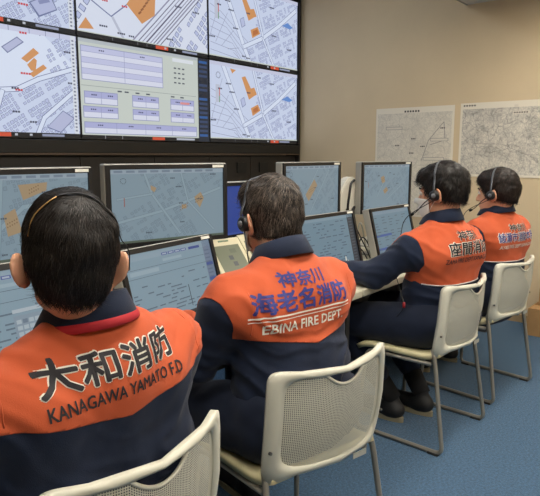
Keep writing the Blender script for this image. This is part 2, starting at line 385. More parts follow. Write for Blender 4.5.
# ------------------------------------------------------------------ paper maps on the right wall
def paper_mat(name, seed, ink, dens, tint):
    m = bpy.data.materials.new(name); m.use_nodes = True; nt = m.node_tree; b = nt.nodes['Principled BSDF']; b.inputs['Roughness'].default_value = 0.75
    tc = nt.nodes.new('ShaderNodeTexCoord'); mp = nt.nodes.new('ShaderNodeMapping'); mp.inputs['Location'].default_value = (seed, seed * 2.1, 0.3)
    nt.links.new(tc.outputs['Object'], mp.inputs['Vector'])
    base = lin(tint); col = None
    def mask(kind, scale, lo, hi):
        if kind == 'vor':
            n = nt.nodes.new('ShaderNodeTexVoronoi'); n.feature = 'DISTANCE_TO_EDGE'; n.inputs['Scale'].default_value = scale; out = n.outputs['Distance']
        else:
            n = nt.nodes.new('ShaderNodeTexNoise'); n.inputs['Scale'].default_value = scale; n.inputs['Detail'].default_value = 8; n.inputs['Roughness'].default_value = 0.7; out = n.outputs['Fac']
        w = nt.nodes.new('ShaderNodeTexNoise'); w.inputs['Scale'].default_value = 6
        nt.links.new(mp.outputs['Vector'], w.inputs['Vector'])
        add = nt.nodes.new('ShaderNodeMixRGB'); add.blend_type = 'ADD'; add.inputs['Fac'].default_value = 0.12
        nt.links.new(mp.outputs['Vector'], add.inputs['Color1']); nt.links.new(w.outputs['Color'], add.inputs['Color2'])
        nt.links.new(add.outputs['Color'], n.inputs['Vector'])
        r = nt.nodes.new('ShaderNodeMapRange'); r.inputs['From Min'].default_value = lo; r.inputs['From Max'].default_value = hi
        nt.links.new(out, r.inputs['Value']); return r.outputs['Result']
    cur = None
    for kind, sc, lo, hi, amt in (('vor', 8, 0.025, 0.0, ink), ('vor', 34, 0.10, 0.0, ink * 0.6), ('vor', 90, 0.2, 0.0, ink * 0.7), ('noise', 34, 0.50, 0.64, dens), ('noise', 7, 0.47, 0.62, dens * 0.8)):
        mx = nt.nodes.new('ShaderNodeMixRGB'); mx.inputs['Color2'].default_value = (*lin((96, 94, 96)), 1)
        if cur is None: mx.inputs['Color1'].default_value = (*base, 1)
        else: nt.links.new(cur, mx.inputs['Color1'])
        mul = nt.nodes.new('ShaderNodeMath'); mul.operation = 'MULTIPLY'; mul.inputs[1].default_value = amt
        nt.links.new(mask(kind, sc, lo, hi), mul.inputs[0]); nt.links.new(mul.outputs[0], mx.inputs['Fac']); cur = mx.outputs['Color']
    nt.links.new(cur, b.inputs['Base Color']); return m
def wall_map(label, y0, y1, z0, z1, m, seed, extra):
    # hung on the right wall: local x runs towards the camera along the wall, faces -x of the room
    W = y1 - y0; H = z1 - z0
    t = thing('wall_map', label, 'map', (XR - 0.004, y1, z0), math.radians(-90), 'paper maps on the right wall')
    nx, nz = 14, 10
    box('sheet', (W / 2, -0.002, H / 2), (W, 0.002, H), mat('map_paper', (226, 218, 200), 0.75), t)
    bm = bmesh.new(); mg = 0.018
    g = [[bm.verts.new((mg + (W - 2 * mg) * i / nx, -0.0035, mg + (H - 2 * mg - 0.03) * j / nz)) for i in range(nx + 1)] for j in range(nz + 1)]
    for j in range(nz):
        for i in range(nx): bm.faces.new((g[j][i], g[j][i + 1], g[j + 1][i + 1], g[j + 1][i]))
    from_bm('printed_map', bm, m, t)
    cv = Canvas(); extra(cv); o = cv.build('map_lettering', W, H, t, 0.0042, lit=False); o['kind'] = 'stuff'
def ex1(cv):
    k = (70, 68, 66)
    for i in range(6): cv.rect(0.38 + i * 0.034, 0.955, 0.402 + i * 0.034, 0.972, k)
    g = (148, 143, 136)
    cv.line([(0.62, 0.52), (0.70, 0.70), (0.88, 0.86), (0.90, 0.70), (0.72, 0.66)], 0.006, g, 0.76)
    for (x, y, w) in ((0.14, 0.80, 0.22), (0.64, 0.52, 0.26), (0.72, 0.69, 0.22), (0.30, 0.46, 0.2)):
        cv.rect(x, y, x + w, y + 0.028, g); L = cv.layer; cv.layer += 1; cv.rect(x + 0.006, y + 0.004, x + w - 0.006, y + 0.024, (214, 206, 190)); cv.layer = L
    for (x, y) in ((0.27, 0.65), (0.60, 0.64), (0.46, 0.58), (0.84, 0.80), (0.48, 0.71)):
        for i in range(3): cv.rect(x + i * 0.02, y, x + i * 0.02 + 0.014, y + 0.012, k)
def ex2(cv):
    k = (70, 68, 66)
    for i in range(5): cv.rect(0.025 + i * 0.022, 0.955, 0.039 + i * 0.022, 0.975, k)
    cv.rect(0.43, 0.83, 0.56, 0.865, (214, 206, 190)); cv.rect(0.44, 0.92, 0.47, 0.95, (214, 206, 190)); cv.up()
    for i in range(6): cv.rect(0.44 + i * 0.019, 0.84, 0.452 + i * 0.019, 0.856, k)
    cv.line([(0.12, 0.45), (0.36, 0.44), (0.55, 0.30), (0.95, 0.28)], 0.005, (130, 126, 122), 1.7)
wall_map('tall pale paper map taped to the beige wall beside the video wall', 1.935, 2.655, 0.78, 1.715, paper_mat('map_print_tall', 3.0, 0.24, 0.14, (226, 218, 200)), 2, ex1)
wall_map('wide densely printed grey paper map on the beige wall behind the heads', 0.93, 1.885, 1.139, 1.722, paper_mat('map_print_wide', 7.7, 0.46, 0.44, (224, 217, 201)), 5, ex2)

# carton on the floor by the right wall
cart = mat('cardboard', (176, 138, 92), 0.85, var=0.06, vscale=20)
t = thing('cardboard_carton', 'brown cardboard carton on the floor against the beige wall', 'box', (4.56, 1.03, 0))
bm = bmesh.new()
for c_, s_ in (((0, 0, 0.004), (0.26, 0.30, 0.008)), ((-0.128, 0, 0.10), (0.005, 0.30, 0.20)), ((0.128, 0, 0.10), (0.005, 0.30, 0.20)), ((0, -0.148, 0.10), (0.26, 0.005, 0.20)), ((0, 0.148, 0.10), (0.26, 0.005, 0.20))): add_box(bm, c_, s_)
from_bm('body', bm, cart, t)
box('flap', (0.128, 0, 0.25), (0.004, 0.29, 0.11), cart, t)
box('flap', (-0.07, 0, 0.202), (0.12, 0.29, 0.004), cart, t)
# ------------------------------------------------------------------ desks
DZ = 0.70
deskm = mat('desk_top', (206, 200, 176), 0.5, var=0.02, vscale=4)
deskleg = mat('desk_panel', (62, 60, 58), 0.6)
def desk(label, x0, x1):
    t = thing('desk', label, 'desk', ((x0 + x1) / 2, 1.78, 0), 0, 'operator desks')
    w = x1 - x0 - 0.004
    box('worktop', (0, 0, DZ - 0.0175), (w, 0.90, 0.035), deskm, t, 0.006)
    for s in (-1, 1): box('side_panel', (s * (w / 2 - 0.03), 0.02, (DZ - 0.035) / 2), (0.03, 0.74, DZ - 0.035), deskleg, t)
    box('back_panel', (0, 0.40, 0.40), (w - 0.09, 0.02, 0.52), deskleg, t)
    box('apron', (0, -0.25, DZ - 0.06), (w - 0.09, 0.02, 0.05), deskleg, t)
desk('long cream desk with dark underside carrying the left four monitors', 0.28, 2.30)
desk('long cream desk with dark underside carrying the right four monitors', 2.304, 4.34)

# ------------------------------------------------------------------ monitors
silver = mat('monitor_silver', (168, 166, 158), 0.4, metal=0.2)
mblack = mat('monitor_black', (20, 20, 22), 0.4)
white_sticker = mat('sticker', (226, 226, 216), 0.7)
G = dict(bg=(146, 170, 184), fill=(139, 162, 177), line=(118, 140, 157), white=(158, 182, 194), orange=(184, 160, 126))
def desk_map(seed, ang, orange, roads):
    rng = random.Random(seed); cv = Canvas(0.60)
    cv.rect(0, 0, 1, 1, G['bg']); cv.up()
    parcels(cv, rng, ang, 0.055, G['fill'], G['line'], lambda x, y: math.sin(x * 7 + seed) + math.cos(y * 6 + x * 3 + seed) > -0.35, 0.7, 1.66); cv.up(); cv.up()
    for a, w in roads:
        cv.line(a, w + 0.010, G['line'], 1.66); cv.up(); cv.line(a, w, G['white'], 1.66); cv.up()
    for q in orange: cv.poly(q, G['orange'])
    cv.up()
    for q in orange[:2]:
        cx_ = sum(p[0] for p in q) / len(q); cy_ = sum(p[1] for p in q) / len(q)
        for i in range(-2, 3):
            for j in (-1, 1): cv.rect(cx_ + i * 0.016 - 0.004, cy_ + j * 0.02 + i * 0.012 - 0.008, cx_ + i * 0.016 + 0.004, cy_ + j * 0.02 + i * 0.012 + 0.008, (146, 116, 84))
    labels(cv, rng, 8, (80, 92, 106)); cv.up()
    cv.rect(0, 0.94, 1, 1, (168, 186, 200)); cv.up()
    for k in range(9): cv.rect(0.03 + k * 0.1, 0.955, 0.10 + k * 0.1, 0.985, (130, 148, 166))
    cv.rect(0, 0, 1, 0.03, (96, 110, 96)); cv.up()
    for t in range(10):
        a = t / 10 * 6.283; cv.rect(0.10 + 0.022 * math.cos(a), 0.84 + 0.036 * math.sin(a), 0.107 + 0.022 * math.cos(a), 0.852 + 0.036 * math.sin(a), (84, 96, 110))
    cv.rect(0.103, 0.50, 0.11, 0.62, (168, 96, 88)); return cv
def desk_form(seed, keys=False):
    rng = random.Random(seed); cv = Canvas(0.60); bg = (148, 176, 192)
    cv.rect(0, 0, 1, 1, bg); cv.up()
    cv.rect(0, 0.90, 1, 1, (158, 182, 198)); cv.rect(0.90, 0.03, 1, 1, (124, 142, 168)); cv.up()
    for k in range(4): cv.rect(0.40 + k * 0.075, 0.905, 0.465 + k * 0.075, 0.945, (86, 104, 170)); 
    cv.rect(0.72, 0.905, 0.86, 0.945, (62, 84, 160)); cv.up()
    for k in range(4): cv.rect(0.41 + k * 0.075, 0.915, 0.455 + k * 0.075, 0.935, (186, 200, 220))
    for y in (0.78, 0.66): cv.rect(0.0, y, 0.9, y + 0.006, (92, 112, 132))
    for y in (0.12, 0.36, 0.60): cv.rect(0.905, y, 0.99, y + 0.05, (70, 94, 164))
    for y in range(14): cv.rect(0.91, 0.05 + y * 0.06, 0.97, 0.07 + y * 0.06, (104, 122, 150))
    cv.up()
    for r in range(11):
        y = 0.06 + r * 0.052; x = 0.03
        while x < 0.86:
            w = rng.uniform(0.03, 0.13)
            if rng.random() < 0.55: cv.rect(x, y, min(x + w, 0.87), y + 0.018, (104, 124, 142))
            x += w + 0.03
    cv.rect(0.04, 0.70, 0.34, 0.76, (168, 192, 206)); cv.rect(0.40, 0.82, 0.62, 0.86, (168, 192, 206)); cv.up()
    cv.rect(0.62, 0.08, 0.628, 0.4, (60, 72, 84))
    if keys:
        cv.up(); cv.rect(0.50, 0.06, 0.88, 0.50, (150, 170, 186)); cv.up()
        for r in range(6):
            for c in range(9): cv.rect(0.515 + c * 0.04, 0.08 + r * 0.066, 0.547 + c * 0.04, 0.125 + r * 0.066, (190, 206, 216) if rng.random() > 0.1 else (120, 140, 160))
        cv.rect(0.80, 0.53, 0.83, 0.56, (188, 60, 90)); cv.rect(0.5, 0.53, 0.78, 0.57, (196, 210, 220))
    cv.up(); cv.rect(0, 0, 1, 0.03, (60, 66, 74)); return cv
def desk_list(seed):
    rng = random.Random(seed); cv = Canvas(0.58); cv.rect(0, 0, 1, 1, (128, 160, 178)); cv.up()
    cv.rect(0, 0.94, 1, 1, (150, 176, 192)); cv.rect(0.88, 0.0, 1, 1, (52, 60, 70)); cv.up()
    for r in range(16):
        y = 0.06 + r * 0.055; x = 0.05
        while x < 0.78:
            w = rng.uniform(0.02, 0.10)
            if rng.random() < 0.45: cv.rect(x, y, x + w, y + 0.02, (96, 118, 140))
            x += w + 0.03
    for r in range(15): cv.rect(0.90, 0.05 + r * 0.06, 0.97, 0.08 + r * 0.06, (84, 96, 108))
    return cv
def desk_blue(seed):
    cv = Canvas(0.58); cv.rect(0, 0, 1, 1, (126, 158, 176)); cv.up(); rng = random.Random(seed)
    cv.rect(0, 0.92, 1, 1, (146, 170, 188)); cv.rect(0.02, 0.42, 0.42, 0.47, (70, 102, 178)); cv.rect(0.02, 0.12, 0.42, 0.17, (70, 102, 178)); cv.up()
    for r in range(13):
        for c in range(5):
            if rng.random() < 0.6: cv.rect(0.05 + c * 0.18, 0.06 + r * 0.065, 0.05 + c * 0.18 + rng.uniform(0.04, 0.12), 0.08 + r * 0.065, (98, 120, 140))
    return cv
def monitor(label, TL, TR, ztop, H, tilt, cv, group, zdesk=DZ, sticker=True):
    """monitor whose top edge runs TL..TR; tilt leans the top away from the operator"""
    TL = Vector(TL); TR = Vector(TR); W = (TR - TL).length; a = math.atan2(TR.y - TL.y, TR.x - TL.x)
    back = Vector((-math.sin(a), math.cos(a)))
    c, s = math.cos(tilt), math.sin(tilt)
    zb = ztop - H * c
    base = (TL + TR) / 2 - back * (H * s)          # middle of the bottom front edge
    t = thing('monitor', label, 'monitor', (base.x, base.y, zdesk), a, group)
    M = Matrix.Translation((0, 0, zb - zdesk)) @ Matrix.Rotation(-tilt, 4, 'X')
    D = 0.045; b = 0.018
    bm = bmesh.new()
    add_box(bm, (0, D / 2 + 0.006, H / 2), (W, D, H), M, 0.006); from_bm('housing', bm, silver, t)
    bm = bmesh.new()
    for (cx_, cz_, sx, sz) in ((0, b / 2 + 0.004, W - 0.008, b), (0, H - b / 2 - 0.004, W - 0.008, b), (-W / 2 + b / 2 + 0.004, H / 2, b, H - 2 * b - 0.008), (W / 2 - b / 2 - 0.004, H / 2, b, H - 2 * b - 0.008)):
        add_box(bm, (cx_, 0.002, cz_), (sx, 0.012, sz), M)
    from_bm('bezel', bm, mblack, t)
    o = cv.build('screen', W - 2 * b - 0.008, H - 2 * b - 0.008, t, 0.0, 0.00012)
    o.matrix_local = M @ Matrix.Translation((-W / 2 + b + 0.004, 0.0045, b + 0.004))
    if sticker: box('sticker', (W / 2 - 0.05, -0.0045, H - 0.013), (0.055, 0.001, 0.011), white_sticker, t, 0, M)
    bm = bmesh.new(); add_box(bm, (0, 0.10 + H * s * 0.5, 0.006), (0.22, 0.17, 0.012), None, 0.004); from_bm('stand_base', bm, silver, t)
    h0 = zb - zdesk
    bm = bmesh.new(); add_tube(bm, [(0, 0.12 + H * s * 0.5, 0.01), (0, 0.12 + H * s * 0.5, max(0.06, h0 * 0.5 + 0.03)), M @ Vector((0, D + 0.004, H * 0.45))], [0.03, 0.028, 0.03], 12, (0.6, 1.2), (0, 1, 0))
    bmesh.ops.recalc_face_normals(bm, faces=bm.faces[:]); from_bm('stand_neck', bm, mblack, t)
    return t
up_g, lo_g = 'upper map monitors', 'lower form monitors'
Or = lambda *q: [list(p) for p in q]
monitor('upper monitor with a map and two orange buildings behind the nearest operator', (0.73, 1.9), (1.283, 1.9), 1.268, 0.333, 0.0,
        desk_map(4, 0.25, [[(0.47, 0.88), (0.68, 0.90), (0.67, 0.80), (0.50, 0.70)], [(0.36, 0.54), (0.44, 0.61), (0.48, 0.33), (0.38, 0.29)]], [([(0.2, 0.2), (0.5, 0.62), (1, 0.7)], 0.05), ([(0.30, 0.0), (0.36, 1.0)], 0.05)]), up_g)
monitor('upper monitor with a street map between the two nearest operators', (1.332, 1.9), (1.87, 1.77), 1.277, 0.333, 0.0,
        desk_map(11, 0.5, [[(0.72, 0.59), (0.78, 0.66), (0.81, 0.57), (0.77, 0.43), (0.73, 0.53)], [(0.60, 0.49), (0.645, 0.49), (0.645, 0.43), (0.60, 0.43)], [(0.33, 0.78), (0.38, 0.74), (0.36, 0.68), (0.33, 0.72)]], [([(0.06, 0.29), (0.41, 0.41), (0.66, 0.54), (0.97, 0.71)], 0.035), ([(0.28, 0.95), (0.34, 0.66), (0.58, 0.08)], 0.03), ([(0.05, 0.6), (0.34, 0.66)], 0.025), ([(0.6, 0.95), (0.66, 0.54), (0.9, 0.1)], 0.025)]), up_g)
monitor('upper monitor with a map right of the second operator\'s head', (2.428, 1.9), (2.987, 1.9), 1.274, 0.333, 0.0,
        desk_map(21, 0.7, [[(0.36, 0.45), (0.52, 0.74), (0.58, 0.62), (0.42, 0.32)]], [([(0.30, 0.3), (0.6, 0.95)], 0.03), ([(0.45, 0.1), (0.8, 0.9)], 0.03)]), up_g)
monitor('upper monitor with a map in front of the tall paper map', (3.229, 1.9), (3.78, 1.83), 1.270, 0.333, 0.0,
        desk_map(33, 0.6, [[(0.36, 0.72), (0.43, 0.76), (0.46, 0.62), (0.40, 0.58)], [(0.42, 0.42), (0.49, 0.50), (0.53, 0.42), (0.46, 0.34)]], [([(0.3, 0.3), (0.55, 0.9)], 0.03), ([(0.5, 0.2), (0.9, 0.6)], 0.03)]), up_g)
monitor('lower tilted monitor with an on-screen keypad in front of the nearest operator', (0.52, 1.60), (1.04, 1.63), 1.010, 0.312, 0.26, desk_form(2, True), lo_g, sticker=False)
monitor('lower tilted monitor with an entry form beside the nearest operator\'s head', (1.165, 1.617), (1.694, 1.70), 0.994, 0.300, 0.26, desk_form(5), lo_g)
monitor('lower tilted monitor with pale lists right of the second operator\'s head', (2.28, 1.70), (2.81, 1.70), 1.012, 0.310, 0.24, desk_list(6), lo_g)
monitor('lower tilted monitor with blue list headings in front of the third operator', (2.981, 1.70), (3.49, 1.70), 1.004, 0.308, 0.25, desk_blue(7), lo_g, sticker=True)
cvb = Canvas(0.62); cvb.rect(0, 0, 1, 1, (50, 78, 168)); cvb.up(); cvb.rect(0, 0.0, 1, 0.04, (70, 96, 180))
monitor('monitor with a plain blue screen behind the second operator', (2.02, 2.10), (2.50, 2.10), 1.172, 0.30, 0.0, cvb, 'rear monitors', sticker=False)

# ------------------------------------------------------------------ small desk equipment
beige = mat('console_beige', (208, 200, 168), 0.5)
def console(label, x, y, rz, w, h):
    t = thing('touch_console', label, 'console', (x, y, DZ), rz, 'touch consoles')
    tilt = math.radians(42); M = Matrix.Translation((0, 0, 0.03)) @ Matrix.Rotation(-tilt, 4, 'X')
    bm = bmesh.new(); add_box(bm, (0, 0.015, h / 2), (w, 0.03, h), M, 0.006); from_bm('housing', bm, beige, t)
    cv = Canvas(0.42); cv.rect(0, 0, 1, 1, (168, 172, 132)); cv.up()
    for (x0, y0) in ((0.42, 0.55), (0.48, 0.36)): cv.rect(x0, y0, x0 + 0.16, y0 + 0.13, (120, 122, 118))
    cv.rect(0.55, 0.75, 0.8, 0.88, (150, 156, 120))
    o = cv.build('screen', w * 0.78, h * 0.74, t); o.matrix_local = M @ Matrix.Translation((-w * 0.39, -0.0005, h * 0.09))
    bm = bmesh.new(); add_box(bm, (0, -0.001, h * 0.93), (w * 0.3, 0.002, 0.008), M); from_bm('name_plate', bm, mat('green_plate', (110, 130, 104), 0.6), t)
    bm = bmesh.new()
    add_box(bm, (0, 0.10, 0.008), (w * 0.8, 0.20, 0.016), None, 0.004); add_box(bm, (0, 0.16, 0.07), (w * 0.4, 0.02, 0.14)); from_bm('stand', bm, beige, t)
console('beige touch console between the form monitor and the second operator', 1.985, 1.78, math.radians(-8), 0.20, 0.25)
console('beige touch console half hidden behind the second operator\'s neck', 2.235, 1.80, math.radians(-4), 0.20, 0.25)
wphone = mat('phone_white', (216, 212, 198), 0.45); bl = mat('rubber_black', (18, 18, 20), 0.5)
# white handset unit between the two right-hand upper monitors
t = thing('desk_phone', 'white upright desk telephone with black handset cord between the right-hand monitors', 'telephone', (3.12, 2.02, DZ), math.radians(-12))
bm = bmesh.new()
prof = [(-0.14, 0.0), (0.16, 0.0), (0.15, 0.45), (0.135, 0.475), (0.085, 0.47), (0.06, 0.45), (-0.10, 0.22)]
f0 = [bm.verts.new((x, -0.035, z)) for x, z in prof]; f1 = [bm.verts.new((x, 0.035, z)) for x, z in prof]
bm.faces.new(f0); bm.faces.new(f1[::-1])
for i in range(len(prof)): bm.faces.new((f0[i], f1[i], f1[(i + 1) % len(prof)], f0[(i + 1) % len(prof)]))
bmesh.ops.recalc_face_normals(bm, faces=bm.faces[:]); bmesh.ops.bevel(bm, geom=bm.edges[:], offset=0.008, segments=2, affect='EDGES')
from_bm('body', bm, wphone, t)
tube('handset', smooth_path([(0.115, -0.05, 0.455), (0.075, -0.06, 0.43), (0.055, -0.065, 0.36), (0.05, -0.06, 0.29), (0.07, -0.05, 0.255), (0.105, -0.05, 0.262)]), 0.008, bl, t)
tube('hook', smooth_path([(0.06, -0.04, 0.275), (0.09, -0.05, 0.25), (0.125, -0.045, 0.285)]), 0.009, bl, t)
box('cradle', (0.09, -0.045, 0.22), (0.06, 0.03, 0.025), mat('phone_grey', (120, 118, 112), 0.5), t, 0.006)
# keyboards
def keyboard(label, x, y, rz):
    t = thing('keyboard', label, 'keyboard', (x, y, DZ), rz, 'keyboards')
    box('case', (0, 0, 0.009), (0.40, 0.14, 0.018), mat('keyboard_case', (200, 194, 172), 0.55), t, 0.004)
    bm = bmesh.new()
    for r in range(5):
        for c in range(17): add_box(bm, (-0.184 + c * 0.023, -0.05 + r * 0.024, 0.0205), (0.019, 0.02, 0.007))
    o = from_bm('keys', bm, mat('key_cap', (186, 182, 164), 0.6), t); o['kind'] = 'stuff'
keyboard('cream keyboard on the desk beside the third operator\'s forearm', 2.60, 1.52, math.radians(4))
keyboard('cream keyboard on the desk under the nearest operator\'s hands', 0.78, 1.46, 0)
keyboard('cream keyboard on the desk under the second operator\'s hands', 1.52, 1.46, math.radians(-6))
keyboard('cream keyboard on the desk under the farthest operator\'s hands', 3.36, 1.50, 0)
# white wire stand in front of the list monitor
t = thing('wire_stand', 'small white wire stand in front of the pale list monitor', 'stand', (2.66, 1.655, DZ))
wm = mat('white_wire', (222, 222, 218), 0.4)
for s in (-1, 1): tube('wire', [(s * 0.035 - 0.01, -0.04 + 0.01 * s, 0.003), (0, 0.0, 0.085), (s * 0.012, 0.012, 0.09)], 0.0028, wm, t, 8)
box('foot', (0, -0.03, 0.002), (0.09, 0.012, 0.004), wm, t)
# cables tangled between the two right-hand lower monitors
CABLES = [('black cable arching highest over the desk between the right-hand lower monitors', 'b', [(2.88, 1.97, 0), (2.885, 1.90, .17), (2.89, 1.80, .10), (2.895, 1.70, 0)]),
          ('pale grey cable curving beside the silver edge of the third operator\'s monitor', 'g', [(2.94, 1.96, 0), (2.945, 1.89, .20), (2.935, 1.80, .06), (2.93, 1.72, 0)]),
          ('short black cable lying low between the right-hand lower monitors', 'b', [(2.86, 1.93, 0), (2.862, 1.86, .06), (2.865, 1.78, .05), (2.86, 1.70, 0)]),
          ('black cable looping at the foot of the third operator\'s monitor', 'b', [(2.915, 1.90, 0), (2.915, 1.84, .11), (2.913, 1.76, .09), (2.912, 1.68, 0)])]
for lab, kk, pts in CABLES:
    o = tube('cable', smooth_path([(x + 0.145, (y - 1.68) * 0.55 + 1.705, DZ + 0.005 + z) for x, y, z in pts], 8), 0.004, mat('cable_black', (26, 26, 28), 0.5) if kk == 'b' else mat('cable_grey', (170, 166, 150), 0.5), None, 8)
    tag(o, lab, 'cable', 'cables on the desk')
# folded note sheet leaning among the cables
bm = bmesh.new(); add_box(bm, (0, 0, 0.08), (0.12, 0.002, 0.16), Matrix.Rotation(0.3, 4, 'X'))
add_box(bm, (0, -0.03, 0.001), (0.12, 0.06, 0.002))
o = from_bm('note_sheet', bm, mat('note_paper', (204, 196, 170), 0.7)); o.location = (3.07, 1.955, DZ)
tag(o, 'cream note sheet propped behind the cables between monitors', 'paper')
# ------------------------------------------------------------------ stacking chairs
ivory = mat('chair_ivory', (206, 204, 188), 0.45, spec=0.4)
seatm = mat('chair_seat', (212, 202, 160), 0.5)
steel = mat('chair_steel', (150, 146, 136), 0.4, metal=0.45)
CB_B, CB_T, CB_W = 0.425, 0.745, 0.222
def back_pt(u, v, off=0.0):
    """point of the curved backrest: u -1..1 across, v 0..1 up, off towards the sitter"""
    z = CB_B + (CB_T - CB_B) * v + 0.018 * v * u * u - 0.0 * u
    y = -0.236 - 0.036 * v + 0.072 * u * u - 0.012 * math.sin(math.pi * v) + off
    x = CB_W * u * (1.0 + 0.03 * math.sin(math.pi * v)) + off * -0.55 * u
    return Vector((x, y, z))
def superell(t, a, b, n):
    c, s = math.cos(t), math.sin(t)
    return (a * math.copysign(abs(c) ** (2 / n), c), b * math.copysign(abs(s) ** (2 / n), s))
def make_chair(label):
    t = thing('stacking_chair', label, 'chair', (0, 0, 0), 0, 'white stacking chairs')
    # rim of the backrest: a thick ring between two rounded outlines
    bm = bmesh.new(); N = 96; prof = [(0.0, 0.0), (0.0, 0.010), (0.35, 0.014), (0.72, 0.012), (1.0, 0.006), (1.0, -0.002), (0.6, -0.006), (0.0, -0.004)]
    rings = []
    for i in range(N):
        a = 2 * math.pi * i / N
        uo, vo = superell(a, 1.0, 0.5, 12 if a < math.pi else 8); ui, vi = superell(a, 0.82, 0.400, 7)
        vo += 0.5; vi += 0.555
        if vo < 0.12: vo += 0.10 * max(0, 1 - (uo / 0.86) ** 6) * (0.12 - vo) / 0.12  # lower edge lifts between the posts
        ring = []
        for w, off in prof:
            u = uo + (ui - uo) * w; v = vo + (vi - vo) * w
            ring.append(bm.verts.new(back_pt(u, v, off - 0.004)))
        rings.append(ring)
    for A, B in zip(rings, rings[1:] + rings[:1]):
        for k in range(len(prof)):
            bm.faces.new((A[k], A[(k + 1) % len(prof)], B[(k + 1) % len(prof)], B[k]))
    bmesh.ops.recalc_face_normals(bm, faces=bm.faces[:])
    back = from_bm('backrest', bm, ivory, t, True)
    # perforated panel: every cell is a square with an eight-sided hole; the top edge dips for the grip slot
    bm = bmesh.new(); NU, NV = 78, 50; U0, V0, V1 = 0.835, 0.15, 0.962
    vtop = lambda u: V1 - 0.11 * max(0.0, 1 - (u / 0.33) ** 2)
    P = lambda u, s, off=0.0: back_pt(u, V0 + s * (vtop(u) - V0), off)
    def hole_quads(u0, u1, s0, s1):
        oc = [(0, 0), (0.5, 0), (1, 0), (1, 0.5), (1, 1), (0.5, 1), (0, 1), (0, 0.5)]
        o = [bm.verts.new(P(u0 + (u1 - u0) * a, s0 + (s1 - s0) * b)) for a, b in oc]
        h = []
        for k in range(8):
            a = math.radians(225 + 45 * k); h.append(bm.verts.new(P(u0 + (u1 - u0) * (0.5 + 0.30 * math.cos(a)), s0 + (s1 - s0) * (0.5 + 0.30 * math.sin(a)))))
        for k in range(8): bm.faces.new((o[k], o[(k + 1) % 8], h[(k + 1) % 8], h[k]))
    for i in range(NU):
        for j in range(NV):
            hole_quads(-U0 + 2 * U0 * i / NU, -U0 + 2 * U0 * (i + 1) / NU, j / NV, (j + 1) / NV)
    bmesh.ops.remove_doubles(bm, verts=bm.verts[:], dist=1e-5)
    bmesh.ops.recalc_face_normals(bm, faces=bm.faces[:])
    from_bm('perforated_panel', bm, ivory, back, True)
    # lips of the grip slot
    bm = bmesh.new(); us = [-0.36 + 0.72 * k / 24 for k in range(25)]
    add_tube(bm, [P(u, 1.0) for u in us], 0.0045, 8); 
    bmesh.ops.recalc_face_normals(bm, faces=bm.faces[:]); from_bm('grip_lip', bm, ivory, back, True)
    for s in (-1, 1):
        bm = bmesh.new(); p = back_pt(s * 0.93, 0.33, -0.012)
        add_tube(bm, [p + Vector((s * 0.0005, 0.004, 0)), p + Vector((-s * 0.0006, -0.0035, 0))], 0.0045, 10); from_bm('screw', bm, mat('screw_dark', (70, 70, 68), 0.4), back)
    bm = bmesh.new(); p = back_pt(0.38, 0.075, -0.013); add_box(bm, p, (0.055, 0.002, 0.017), None); o = from_bm('sticker', bm, mat('chair_label', (170, 170, 160), 0.6), back)
    # seat shell: dished, rounded front
    bm = bmesh.new(); n, m = 20, 22; g = []
    for j in range(m + 1):
        row = []
        v = j / m; y = -0.19 + 0.44 * v
        for i in range(n + 1):
            u = -1 + 2 * i / n
            w = 0.213 * (1 - 0.20 * max(0, (v - 0.75) / 0.25) ** 3 - 0.06 * max(0, (0.2 - v) / 0.2) ** 2)
            z = 0.438 - 0.020 * (1 - u * u) * math.sin(math.pi * min(1, v * 1.15)) - 0.045 * max(0, (v - 0.72) / 0.28) ** 2 + 0.02 * max(0, (0.18 - v) / 0.18) ** 2
            row.append(bm.verts.new((u * w, y, z)))
        g.append(row)
    for j in range(m):
        for i in range(n): bm.faces.new((g[j][i], g[j][i + 1], g[j + 1][i + 1], g[j + 1][i]))
    bmesh.ops.recalc_face_normals(bm, faces=bm.faces[:])
    bmesh.ops.solidify(bm, geom=bm.faces[:], thickness=0.024)
    bmesh.ops.recalc_face_normals(bm, faces=bm.faces[:])
    from_bm('seat', bm, seatm, t, True)
    for s in (-1, 1):
        path = fillet([(s * 0.208, -0.168, 0.47), (s * 0.214, -0.186, 0.40), (s * 0.236, -0.246, 0.012), (s * 0.236, 0.20, 0.012), (s * 0.205, 0.165, 0.395), (s * 0.205, -0.16, 0.398)], 0.035)
        tube('side_frame', path, 0.0095, steel, t, 10)
        for y in (-0.205, 0.165):
            box('foot_pad', (s * 0.236, y, 0.006), (0.024, 0.05, 0.012), mat('foot_rubber', (50, 48, 46), 0.7), t, 0.003)
    for y in (-0.09, 0.12): tube('crossbar', [(-0.205, y, 0.396), (0.205, y, 0.396)], 0.008, steel, t, 8)
    return t
def copy_tree(o, parent=None):
    c = o.copy(); COL.objects.link(c)
    c.parent = parent
    for ch in o.children: copy_tree(ch, c)
    return c
chair0 = make_chair('white perforated stacking chair under the third operator')
SEATS = [((0.655, 1.075), 2.0, 'white perforated stacking chair cut by the frame under the nearest operator'),
         ((1.367, 1.066), -12.0, 'white perforated stacking chair in full view under the second operator'),
         ((2.577, 1.172), -2.0, 'white perforated stacking chair under the third operator'),
         ((3.285, 1.158), -7.0, 'white perforated stacking chair under the farthest operator by the map wall')]
for i, (p, a, lab) in enumerate(SEATS):
    c = chair0 if i == 2 else copy_tree(chair0)
    c.location = (p[0], p[1], 0); c.rotation_euler = (0, 0, math.radians(a)); c['label'] = lab
